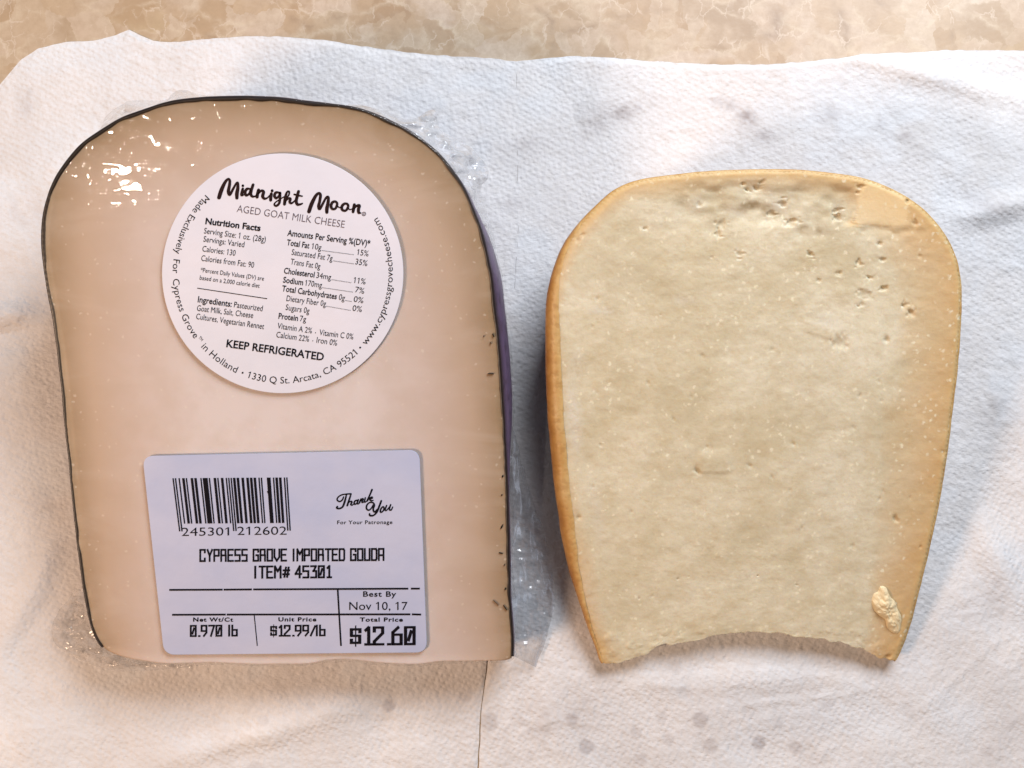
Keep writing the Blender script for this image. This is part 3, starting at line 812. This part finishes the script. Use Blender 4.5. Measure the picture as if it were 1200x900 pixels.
for (t, a_, b_, c_, bo) in [
    ('Nutrition Facts', (185,279), (378,304), 21, .03), ('Serving Size: 1 oz. (28g)', (180,312), (396,343), 20, 0), ('Servings: Varied', (178,341), (321,361), 20, 0),
    ('Calories: 130', (174,375), (290,391), 20, 0), ('Calories from Fat: 90', (170,408), (355,433), 20, 0),
    ('*Percent Daily Values (DV) are', (168,447), (390,478), 15, 0), ('based on a 2,000 calorie diet', (165,474), (375,503), 15, 0),
    ('Ingredients:', (158,553), (277,570), 21, B), ('Pasteurized', (285,571), (385,585), 20, 0), ('Goat Milk, Salt, Cheese', (155,583), (352,609), 20, 0),
    ('Cultures, Vegetarian Rennet', (152,612), (390,648), 20, 0), 
    ('Amounts Per Serving %(DV)*', (472,320), (762,358), 21, B), ('Total Fat', (470,353), (549,365), 20, B), ('10g', (557,366), (591,371), 20, 0), ('15%', (716,387), (756,393), 20, 0),
    ('Saturated Fat 7g', (487,387), (630,409), 20, 0), ('35%', (710,420), (752,427), 20, 0), ('Trans Fat 0g', (483,420), (587,437), 20, 0),
    ('Cholesterol', (460,452), (567,467), 20, B), ('34mg', (574,468), (625,475), 20, 0), ('11%', (704,485), (746,491), 20, 0),
    ('Sodium', (457,484), (527,494), 20, B), ('170mg', (534,495), (593,503), 20, 0), ('7%', (709,518), (741,524), 20, 0),
    ('Total Carbohydrates', (453,514), (645,543), 20, B), ('0g', (652,544), (673,548), 20, 0), ('0%', (704,551), (738,557), 20, 0),
    ('Dietary Fiber 0g', (469,549), (607,568), 20, 0), ('0%', (700,583), (733,588), 20, 0), ('Sugars 0g', (466,580), (549,593), 20, 0),
    ('Protein', (441,611), (509,619), 20, B), ('7g', (516,620), (538,622), 20, 0),
    ('Vitamin A 2%', (437,645), (558,663), 20, 0), ('Vitamin C 0%', (584,668), (703,684), 20, 0), ('Calcium 22%', (433,676), (548,692), 20, 0), ('Iron 0%', (574,695), (646,706), 20, 0),
    ('.', (570,662), (573,662), 20, 0), ('.', (560,690), (563,690), 20, 0)]:
    p.text(t, a_, b_, c_, bo)
for (a_, b_) in (((593,372),(706,387)), ((632,408),(706,419)), ((627,474),(697,485)), ((594,502),(703,518)), ((675,547),(699,551)), ((608,567),(695,582))):
    n = int((b_[0]-a_[0])/4)
    for k in range(n):
        t = (k+.5)/n; q = (a_[0]+(b_[0]-a_[0])*t, a_[1]+(b_[1]-a_[1])*t); p.quad((q[0]-1.1, q[1]-1.1), (q[0]+1.1, q[1]-1.1), (q[0]+1.1, q[1]+1.1), (q[0]-1.1, q[1]+1.1))
p.line((157,504), (402,541), 2.6)
sub(p, 'nutrition_text', M_ink, rl, cz)
p = Print(); p.text('KEEP REFRIGERATED', (258,710), (599,758), 26, 0.022); sub(p, 'storage_text', M_ink, rl, cz)
p = Print(); cc = (456.5, 452)
for (t, a0, a1) in (('Made Exclusively', 134.6, 169.5), ('For', 172.6, 180), ('Cypress Grove', 183, 216.5), ('in Holland', 222, 244.8), ('1330 Q St. Arcata, CA 95521', 251, 313), ('www.cypressgrovecheese.com', 319, 390.5)):
    p.arc(t, cc, 386, a0, a1, 23, -0.002)
p.arc('TM', cc, 372, 217.3, 219.8, 10, 0.0)
for a_ in (248, 316.2):
    aa = np.radians(a_); q = (cc[0]+376*math.cos(aa), cc[1]-376*math.sin(aa)); t = np.linspace(0, 2*PI, 10, endpoint=False)
    p.add(np.stack([q[0]+3.4*np.cos(t), q[1]+3.4*np.sin(t)], -1), [tuple(range(10))])
sub(p, 'rim_text', M_ink, rl, cz)

# ------------------------------------------------------------------ price label
def rounded_quad(c4, r, n=12):
    out = []
    c4 = [np.array(c, float) for c in c4]
    for i in range(4):
        p0, p1, p2 = c4[i-1], c4[i], c4[(i+1) % 4]
        a = p1+(p0-p1)/np.linalg.norm(p0-p1)*r; b = p1+(p2-p1)/np.linalg.norm(p2-p1)*r
        for k in range(n+1):
            t = k/n; out.append((1-t)**2*a+2*t*(1-t)*p1*1.0+t*t*b if False else (a*(1-t)**2+2*p1*t*(1-t)+b*t**2))
        # straight run to next corner
        nx = c4[(i+2) % 4]; e = p2+(p1-p2)/np.linalg.norm(p1-p2)*r
        for k in range(1, 24): out.append(b+(e-b)*k/24)
    return np.array(out)
pz = lambda v: np.stack([150+v[:, 0]/3.3333, 510+v[:, 1]/3.3333], -1)
pl = label_sheet('price_label', pz(rounded_quad([(60,81),(1139,57),(1169,846),(144,855)], 44)), (334, 646), M_label_price, 34)
# bar code
Lc_ = {'0': '0001101', '1': '0011001', '2': '0010011', '3': '0111101', '4': '0100011', '5': '0110001', '6': '0101111', '7': '0111011', '8': '0110111', '9': '0001011'}
digits = '245301212602'
bits = '101'+''.join(Lc_[d] for d in digits[:6])+'01010'+''.join(''.join('1' if q == '0' else '0' for q in Lc_[d]) for d in digits[6:])+'101'
p = Print()
def bx(u, y):  # slanted print
    k = (y-165)/(372-165); xa = 177+(203-177)*k; xb = 625+(638-625)*k
    return (xa+(xb-xa)*u, y+(1-u)*3)
i = 0
while i < 95:
    if bits[i] == '1':
        j = i
        while j < 95 and bits[j] == '1': j += 1
        tall = i < 3 or i >= 92 or 45 <= i < 50
        yb = 371 if tall else 341
        u0, u1 = (i+0.0)/95, (j+0.12)/95
        segs = [(164, yb)]
        if 0.79 < (u0+u1)/2 < 0.835: segs = [(164, 217), (246, yb)]
        for (ya, yb_) in segs: p.quad(bx(u0, ya), bx(u1, ya), bx(u1, yb_), bx(u0, yb_))
        i = j
    else: i += 1
p.add([(545,217),(552,217),(562,246),(556,246)], [(0, 1, 2, 3)])
sub(p, 'barcode', M_ink, pl, pz)
p = Print(); p.text('245301', (213,392), (398,390), 32, -0.004); p.text('212602', (430,388), (622,387), 32, -0.004); sub(p, 'barcode_digits', M_ink, pl, pz)
p = Print()
T15 = [[(325,200,28),(240,205,24),(160,220,24),(100,260,26),(84,305,26),(125,335,26),(172,310,28),(197,255,24)],
       [(247,215,24),(222,320,36),(182,425,34),(120,458,30),(76,445,34),(88,425,30)],
       [(328,205,26),(300,290,32),(262,405,34)], [(283,355,20),(322,332,24),(342,345,32),(324,385,30),(350,398,24),(382,370,18)],
       [(442,312,26),(402,322,28),(382,360,30),(402,385,26),(440,350,24)], [(456,305,28),(436,365,30),(462,375,20),(490,330,16)],
       [(502,290,26),(475,358,30)], [(487,335,20),(522,288,24),(540,294,30),(520,345,30),(548,345,20),(580,290,18)], [(578,268,24),(566,345,26),(600,330,18)],
       [(695,128,34),(662,210,30),(612,322,34)], [(640,290,22),(688,258,28),(702,275,26),(655,297,24),(680,320,28),(716,315,20)],
       [(715,395,22),(685,450,26),(640,487,26),(600,460,30),(605,400,30),(650,355,26),(710,355,26),(737,400,30),(716,470,32),(740,518,30),(790,470,26)],
       [(857,325,34),(822,420,34),(780,520,34),(720,578,30),(660,580,34),(652,552,30)],
       [(952,405,26),(925,478,30),(950,490,24),(1000,430,20)], [(1022,392,28),(1000,468,30),(1030,485,26),(1058,432,22)]]
for st in T15: p.brush(conv12(st, 390, 565, 15))
p.brush(conv12([(890,422,24),(850,468,30),(845,520,30),(880,512,26),(905,462,28)], 390, 565, 15), True)
p.brush(conv12([(905,450,14),(930,445,14),(945,420,14)], 390, 565, 15))
sub(p, 'thank_you_lettering', M_ink, pl, lambda v: v)
p = Print(); p.text('For Your Patronage', (819,346), (1034,345), 14, 0.012, 1.1); sub(p, 'patronage_text', M_ink, pl, pz)

GL = {  # angular printer lettering, strokes on a 4 x 6 grid
 'C': [(0,0,0,6),(0,6,3.6,6),(0,0,3.6,0),(3.4,6,3.4,4.6),(3.4,0,3.4,1.4)], 'Y': [(0.2,6,1.7,3),(3.6,6,1.9,3),(1.8,3,1.8,0)],
 'P': [(0,0,0,6),(0,6,3.4,6),(3.4,6,3.4,3),(0,2.8,3.4,2.8)], 'R': [(0,0,0,6),(0,6,3.2,6),(3.2,6,3.2,3.2),(0,3,3.2,3),(3.4,3,3.4,0)],
 'E': [(0,0,0,6),(0,6,3.6,6),(0,3.1,3,3.1),(0,0,3.6,0)], 'S': [(0,3,0,6),(0,6,3.6,6),(0,3.1,3.4,3.1),(3.4,0,3.4,3.1),(0,0,3.4,0)],
 'G': [(0,0,0,6),(0,6,3.5,6),(3.5,6,3.5,4.8),(0,0,3.5,0),(3.5,0,3.5,3),(2,3,3.5,3)], 'O': [(0,0,0,6),(0,6,3.5,6),(3.5,0,3.5,6),(0,0,3.5,0)],
 'V': [(0,6,0,2),(3.6,6,3.6,2),(0,2,1.8,0),(3.6,2,1.8,0)], 'I': [(1.2,0,1.2,6)], 'M': [(0,0,0,6),(3.8,0,3.8,6),(0,6,1.9,3.4),(3.8,6,1.9,3.4)],
 'T': [(0,6,3.8,6),(1.9,0,1.9,6)], 'U': [(0,0,0,6),(3.5,0,3.5,6),(0,0,3.5,0)], 'D': [(0,0,0,6),(0,6,3.0,6),(3.5,0.8,3.5,5.2),(0,0,3.0,0),(3,6,3.5,5.2),(3,0,3.5,.8)], 'A': [(0,0,0,6),(0,6,3.5,6),(3.5,0,3.5,6),(0,2.6,3.5,2.6)],
 '#': [(1,0.4,2,5.4),(2.8,0.4,3.8,5.4),(0,1.8,4,1.8),(0.3,3.9,4.3,3.9)], '4': [(2.8,0,2.8,6),(2.8,6,0,1.9),(0,1.9,4,1.9)],
 '5': [(0,3.2,0,6),(0,6,3.5,6),(0,3.4,3.4,3.4),(3.4,0,3.4,3.4),(0,0,3.4,0)], '3': [(0,6,3.3,6),(3.3,6,1.8,3.5),(1.4,3.4,3.5,3.4),(3.5,0,3.5,3.4),(0,0,3.5,0)],
 '0': [(0,0,0,6),(0,6,3.5,6),(3.5,0,3.5,6),(0,0,3.5,0),(1.2,1.4,2.3,4.6)], '1': [(0.6,5,1.8,6),(1.9,0,1.9,6),(0.6,0,3.2,0)],
 '2': [(0,6,3.4,6),(3.4,6,3.4,4),(0,4.6,0,6),(3.4,4,0,1),(0,1,0,0),(0,0,3.6,0)], '6': [(0,0,0,4.2),(0,4.2,2.2,6),(0,3.4,3.4,3.4),(3.4,0,3.4,3.4),(0,0,3.4,0)],
 '9': [(0,3,0,6),(0,6,3.4,6),(3.4,2,3.4,6),(0,2.9,3.4,2.9),(3.4,2,1.6,0)], '7': [(0,6,3.6,6),(3.6,6,1.4,0)], '.': [(1.4,0,2.0,0)],
 'l': [(1.6,0,1.6,6)], 'b': [(0,0,0,6),(0,3.4,3.2,3.4),(3.2,0,3.2,3.4),(0,0,3.2,0)], '/': [(0,0,3,5.6)],
 '$': [(0,3.2,0,5.4),(0,5.4,3.5,5.4),(3.5,5.4,3.5,4.4),(0,3.1,3.4,3.1),(3.4,.6,3.4,3.1),(0,.6,3.4,.6),(0,.6,0,1.7),(1.75,-.4,1.75,6.4)]}
ADV = {'I': 3.4, 'l': 2.8, '.': 2.4, ' ': 3.2, '1': 4.2, '/': 3.6, 'M': 5.4}
OFF = {'I': -.6, 'l': -1.0, '.': -.9}
def blocky(p, txt, p0, p1, h, tv=1.35, th=1.0):
    x = 0; quads = []
    for ch in txt:
        for (a, b, c, d) in GL.get(ch, []):
            a += OFF.get(ch, 0); c += OFF.get(ch, 0)
            dx, dy = c-a, d-b; L = math.hypot(dx, dy); ux, uy = dx/L, dy/L
            wv_ = th+(tv-th)*abs(uy); e = th/2
            if abs(uy) < .2: e = tv/2*0.8
            if ch == '$' and abs(a-1.75) < .01: wv_ = .5
            nx_, ny_ = -uy*wv_/2, ux*wv_/2
            a2, b2, c2, d2 = a-ux*e, b-uy*e*0.9, c+ux*e, d+uy*e*0.9
            quads.append([(x+a2+nx_, b2+ny_), (x+c2+nx_, d2+ny_), (x+c2-nx_, d2-ny_), (x+a2-nx_, b2-ny_)])
        x += ADV.get(ch, 5.2)
    Q = np.array(quads); Q[..., 0] -= Q[..., 0].min(); W = Q[..., 0].max()
    p0 = np.array(p0, float); p1 = np.array(p1, float); ux = (p1-p0)/W; uy = np.array([0, -1.0])*h/6.6; sl = np.array([0.0, 0])
    for q in Q: p.add([p0+ux*a+uy*(b+.3) for a, b in q], [(0, 1, 2, 3)])
p = Print(); blocky(p, 'CYPRESS GROVE IMPORTED GOUDA', (282,492), (1003,488), 48); blocky(p, 'ITEM# 45301', (496,557), (799,555), 48); sub(p, 'product_name', M_ink, pl, pz)
p = Print()
for (a_, b_, w_) in (((165,602),(373,601),7), ((377,601),(487,600),7), ((492,600),(1096,597),7), ((1106,597),(1141,597),7), ((176,699),(385,698),7), ((389,698),(1104,697),7), ((1110,697),(1146,698),7),
                     ((821,600),(834,820),6.5), ((496,700),(508,820),3.6)): p.line(a_, b_, w_)
sub(p, 'table_rule', M_ink, pl, pz)
p = Print()
p.text('Best By', (920,628), (1049,628), 20, 0.018, 1.1); p.text('Nov 10, 17', (866,680), (1093,680), 31, 0.0); sub(p, 'best_by_text', M_ink, pl, pz)
p = Print(); p.text('Net Wt/Ct', (258,725), (414,725), 15, 0.03, 1.15); blocky(p, '0.970 lb', (245,784), (432,782), 44); sub(p, 'net_weight_text', M_ink, pl, pz)
p = Print(); p.text('Unit Price', (590,724), (738,724), 15, 0.03, 1.15); blocky(p, '$12.99/lb', (558,783), (774,781), 43); sub(p, 'unit_price_text', M_ink, pl, pz)
p = Print(); p.text('Total Price', (907,725), (1075,725), 15, 0.03, 1.15); blocky(p, '$12.60', (868,818), (1125,816), 72, 1.35, 0.85); sub(p, 'total_price_text', M_ink, pl, pz)

# flakes of wax left on the cut face by the knife
for (x, y, L, a, wd) in ((575,438,8,0.0,1.6),(578,393,5,1.9,1.5),(575,402,3,2.0,1),(567,394,2,1.5,1),(581,706,9,-0.75,2),(592,712,8,-1.0,2.6),(588,617,6,1.2,2.2),(587,648,5,-.2,1.4),(589,558,3,1.5,2),(588,580,2,1.5,1.5),(591,662,3,1.2,1.4),(592,690,3,1.5,1.4)):
    pr = Print(); c, s_ = math.cos(a), -math.sin(a)
    n = 10; pts = []
    for k in range(n):
        t = 2*PI*k/n; u_, v_ = L/2*math.cos(t), wd/2*math.sin(t)*(0.7+0.6*random.random())
        pts.append((x+u_*c-v_*s_*-1, y+u_*-s_*-1+v_*c))
    T = unproj(np.array(pts)[:, 0], np.array(pts)[:, 1], LP); T[:, 2] += 0.00032
    Bt = T.copy(); Bt[:, 2] -= 0.0004
    cen = T.mean(0)+np.array([0, 0, 0.00010])
    V = np.concatenate([T, Bt, [cen]])
    fc = [(k, (k+1) % n, 2*n) for k in range(n)]+[(k, n+k, n+(k+1) % n, (k+1) % n) for k in range(n)]
    mesh_obj('wax_flake', V, fc, M_flake, wc)

# ------------------------------------------------------------------ open wedge
uc = thing('unwrapped_cheese', 'unwrapped wedge of aged golden cheese with amber rind and hollowed lower edge', 'cheese', tuple(unproj(885, 470, flat(ZB))))
NR = 1000
Rc = catmull(RC, NR)
nose = ~rind_mask(Rc, R_rind_from, R_rind_to)
kk = np.arange(NR)
Rc[:, 1] += nose*(3.2*fbm(kk/6, kk*0, 5, 4)); Rc[:, 0] += nose*1.0*fbm(kk/7, kk*0+3, 6, 3)
Rc[:, 0] += (~nose)*0.7*fbm(kk/12, kk*0+8, 7, 3)
Rr = ~nose
leftness = sstep(740, 655, Rc[:, 0])*Rr
rrR = np.where(Rr, 0.0014+0.0018*leftness*sstep(760, 640, Rc[:, 1]), 0.0002)
rrR = np.convolve(np.concatenate([rrR[-10:], rrR, rrR[:10]]), np.ones(21)/21, 'valid')
tuckR = np.where(Rr, 0.0026+0.0016*leftness, 0.0016)
offsR = np.zeros(NR)
pits = [(1031,285,2.6,1.1),(1035,304,2.2,.9),(1006,308,3.2,1.1),(984,320,2.4,.9),(1019,325,2.6,.9),(1036,338,3.4,1.3),(1012,345,5.5,.6),(1059,358,3.6,1.2),(1067,366,3.6,1.1),(1039,398,3.6,1),
        (950,298,3.4,1.1),(984,402,8,.6),(981,254,3.6,1.6),(983,246,3,1.2),(755,268,2,.8),(679,606,2.4,.9),(1049,608,3,1.0),(817,552,3,1),(871,216,2,.9),(876,222,2.2,1),(887,220,3,.9),(893,214,3,1),
        (918,238,4,1.1),(903,250,4,.9),(926,262,5,1.0),(845,262,5,.8),(867,298,4,.6),(842,274,3.4,.8),(820,240,3,.6),(932,258,3,.8),(1064,236,3,.8),(1073,262,3.4,.8),(1007,220,3,.9),(1005,226,2,.8),
        (1010,357,3,.5),(960,328,2.6,.5),(1078,300,2.5,.4),(880,546,2.5,.5),(905,560,2,.5),(905,410,2,.4),(810,465,2,.4),(740,600,2,.4),(700,350,2,.4),(1000,640,2.2,.5),(930,520,2,.5),(1033,470,2,.5),
        (683,275,3,.6),(677,281,2.4,.6),(1105,530,3,.5),(1040,770,4,.8)]
for k in range(34):
    pits.append((rng.uniform(690, 1080), rng.uniform(300, 730), rng.uniform(1.0, 1.9), rng.uniform(.25, .6)))
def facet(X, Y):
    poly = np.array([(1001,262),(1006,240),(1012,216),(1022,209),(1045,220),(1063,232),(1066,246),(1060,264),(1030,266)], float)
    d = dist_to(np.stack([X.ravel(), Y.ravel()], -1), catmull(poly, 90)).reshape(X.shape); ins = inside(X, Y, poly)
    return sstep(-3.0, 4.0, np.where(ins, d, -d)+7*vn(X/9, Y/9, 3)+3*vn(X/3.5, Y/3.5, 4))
def hR(X, Y, d):
    h = 0.00022*fbm(X/60, Y/45, 91, 4) + 0.00011*fbm(X/13, Y/11, 92, 4)
    h += 0.00003*fbm(X/26, Y/9, 93, 3)
    rim = sstep(60, 10, d)
    h += 0.0002*rim
    # hollow along the top
    wob = 8*vn(X/22, Y/18, 94)
    hol = sstep(212, 226, Y+wob)*sstep(285, 246, Y+wob)*sstep(770, 830, X+wob)*sstep(1008, 992, X+wob*.4)
    h -= 0.0006*hol*(1+1.1*fbm(X/24, Y/18, 95, 2))
    fc = facet(X, Y); h = h*(1-0.85*fc)+fc*(0.0002+0.000006*(262-Y)*0)
    h -= 0.00022*np.exp(-((Y-270+9*vn(X/10, X*0, 6))/5.0)**2)*sstep(1004, 1012, X)*sstep(1100, 1060, X)
    # raised flake in the middle
    h += 0.00028*sstep(814, 824, X)*sstep(862, 850, X)*sstep(524, 534, Y+2*vn(X/7, Y/7, 2))*sstep(556, 552, Y+2*vn(X/7, Y/7, 2))
    h += 0.0002*sstep(935, 950, X)*sstep(990, 978, X)*sstep(372, 380, Y-0.35*(X-950))*sstep(392, 388, Y-0.35*(X-950))
    for (a, b, r, s_) in pits:
        m = (np.abs(X-a) < 3*r) & (np.abs(Y-b) < 3*r)
        h[m] -= s_*0.0006*np.exp(-(np.hypot(X[m]-a, (Y[m]-b)*1.2)*(1+1.1*vn(X[m]/3.3, Y[m]/3.3, 7))/r)**2.5)
    # low ridge of crumbs above the broken edge
    h += 0.0004*np.maximum(0, fbm(X/9, Y/9, 97, 3))*sstep(730, 745, Y)
    return h
def aR(X, Y, d):
    cR = Rc[Rr][::3]
    dd = dist_to(np.stack([X.ravel(), Y.ravel()], -1), cR).reshape(X.shape)
    rt = sstep(960, 1060, X); lf = sstep(760, 690, X)
    wid = 26*(1-rt-lf*(1-rt))+84*rt+26*lf*(1-rt)
    wid = wid*(1+0.5*fbm(X/50, Y/50, 98, 3))
    band = np.clip(1-dd/wid, 0, 1)**0.9
    rim = np.clip(1-dd/(11+6*vn(X/20, Y/20, 99)), 0, 1)
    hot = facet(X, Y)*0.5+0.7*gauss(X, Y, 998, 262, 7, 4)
    bloom = 0
    for (a, b, rx, ry, an_, s_) in ((672,488,9,46,-.08,.75),(706,364,16,5,.1,.6),(676,430,9,22,0,.4),(700,600,8,40,-.15,.35),(817,240,9,12,0,.5),(912,240,12,9,.6,.6),(862,248,14,8,.3,.45),(800,352,14,6,0,.35),
                                     (968,376,18,9,.5,.5),(985,247,8,12,0,.35),(670,340,4,4,0,.3),(962,270,20,8,0,.2),(690,700,10,30,-.3,.3),(940,440,60,60,0,.12),(980,540,50,90,0,.12),(720,330,40,30,0,.15)):
        bloom = np.maximum(bloom, s_*gauss(X, Y, a, b, rx, ry, an_))
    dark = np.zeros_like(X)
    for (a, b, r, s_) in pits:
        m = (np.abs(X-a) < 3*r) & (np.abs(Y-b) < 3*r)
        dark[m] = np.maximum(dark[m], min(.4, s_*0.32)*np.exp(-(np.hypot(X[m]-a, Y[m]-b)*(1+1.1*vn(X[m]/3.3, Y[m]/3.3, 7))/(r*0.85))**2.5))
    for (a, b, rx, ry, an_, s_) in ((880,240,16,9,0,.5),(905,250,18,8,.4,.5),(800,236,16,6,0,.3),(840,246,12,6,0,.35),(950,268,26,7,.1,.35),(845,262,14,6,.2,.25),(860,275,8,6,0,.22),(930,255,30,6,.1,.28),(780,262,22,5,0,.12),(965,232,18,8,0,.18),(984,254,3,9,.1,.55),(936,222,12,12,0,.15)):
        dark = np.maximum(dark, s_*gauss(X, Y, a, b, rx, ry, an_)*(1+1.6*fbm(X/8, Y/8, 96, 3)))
    return {'band': band, 'rim': rim, 'hot': np.clip(hot, 0, 1), 'bloom': np.clip(bloom, 0, 1), 'dark': np.clip(dark, 0, .9)}
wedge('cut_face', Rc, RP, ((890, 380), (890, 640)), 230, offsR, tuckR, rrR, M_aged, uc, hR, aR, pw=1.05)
lipR = 2.0+13*leftness*sstep(770, 600, Rc[:, 1])*sstep(250, 420, Rc[:, 1])+2*leftness+1.4*fbm(kk/8, kk*0, 44, 3)
rind_shell('rind', Rc, Rr, RP, np.maximum(lipR, 0.8), rrR, offsR, tuckR, M_rind, uc, 0.00028, hR, nlip=8)

# ------------------------------------------------------------------ crumbs
def crumb(name, outline, plane, base, height, label, mat, seed, n=60):
    C = catmull(outline, n); c = C.mean(0); rows = []
    ctr = unproj(c[0], c[1], plane)
    for k in range(14):
        t = k/13; g = C*(1-t*0.98)+c*t*0.98
        z = base+height*(1-(1-t)**2.2)**0.6*(1+0.55*fbm(g[:, 0]/7, g[:, 1]/7, seed, 3)+0.12*vn(g[:, 0]/2.2, g[:, 1]/2.2, seed+9)) if k else base*np.ones(n)
        Q = unproj(g[:, 0], g[:, 1], plane); Q[:, 2] += z; rows.append(Q)
    V = np.array(rows).reshape(-1, 3)-ctr; f = grid_faces(14, n, wrap=True)
    a, b, c_ = V[f[-9, 0]], V[f[-9, 1]], V[f[-9, 2]]
    if np.cross(b-a, c_-a)[2] < 0: f = f[:, ::-1].copy()
    faces = f.tolist()+[tuple(range(13*n, 14*n)), tuple(range(n-1, -1, -1))]
    o = mesh_obj(name, V, faces, mat, smooth=False); o.location = ctr
    o['label'] = label; o['category'] = 'crumb'; return o
cr = [(215,185),(262,190),(285,240),(305,275),(340,310),(365,380),(393,440),(385,510),(370,570),(330,575),(275,530),(255,460),(220,432),(175,390),(152,340),(150,290),(165,245),(200,225)]
crumb('cheese_crumb', [(1000+a/6.92, 660+b/6.92) for a, b in cr], RP, -0.0001, 0.0016, 'large pale irregular cheese crumb lying near the lower right corner of the unwrapped cheese', M_crumb, 5)
crumb('cheese_crumb', [(657,337),(659.5,338),(661.5,343),(664,348),(662,349),(659,345),(657,341)], RP, -0.0012, 0.0009, 'tiny white sliver of cheese on the left rim of the unwrapped cheese', mat_plain('white_sliver', (0.8, 0.76, 0.66), 0.5), 9, 30)
print('verts', sum(len(m.vertices) for m in bpy.data.meshes), 'polys', sum(len(m.polygons) for m in bpy.data.meshes))
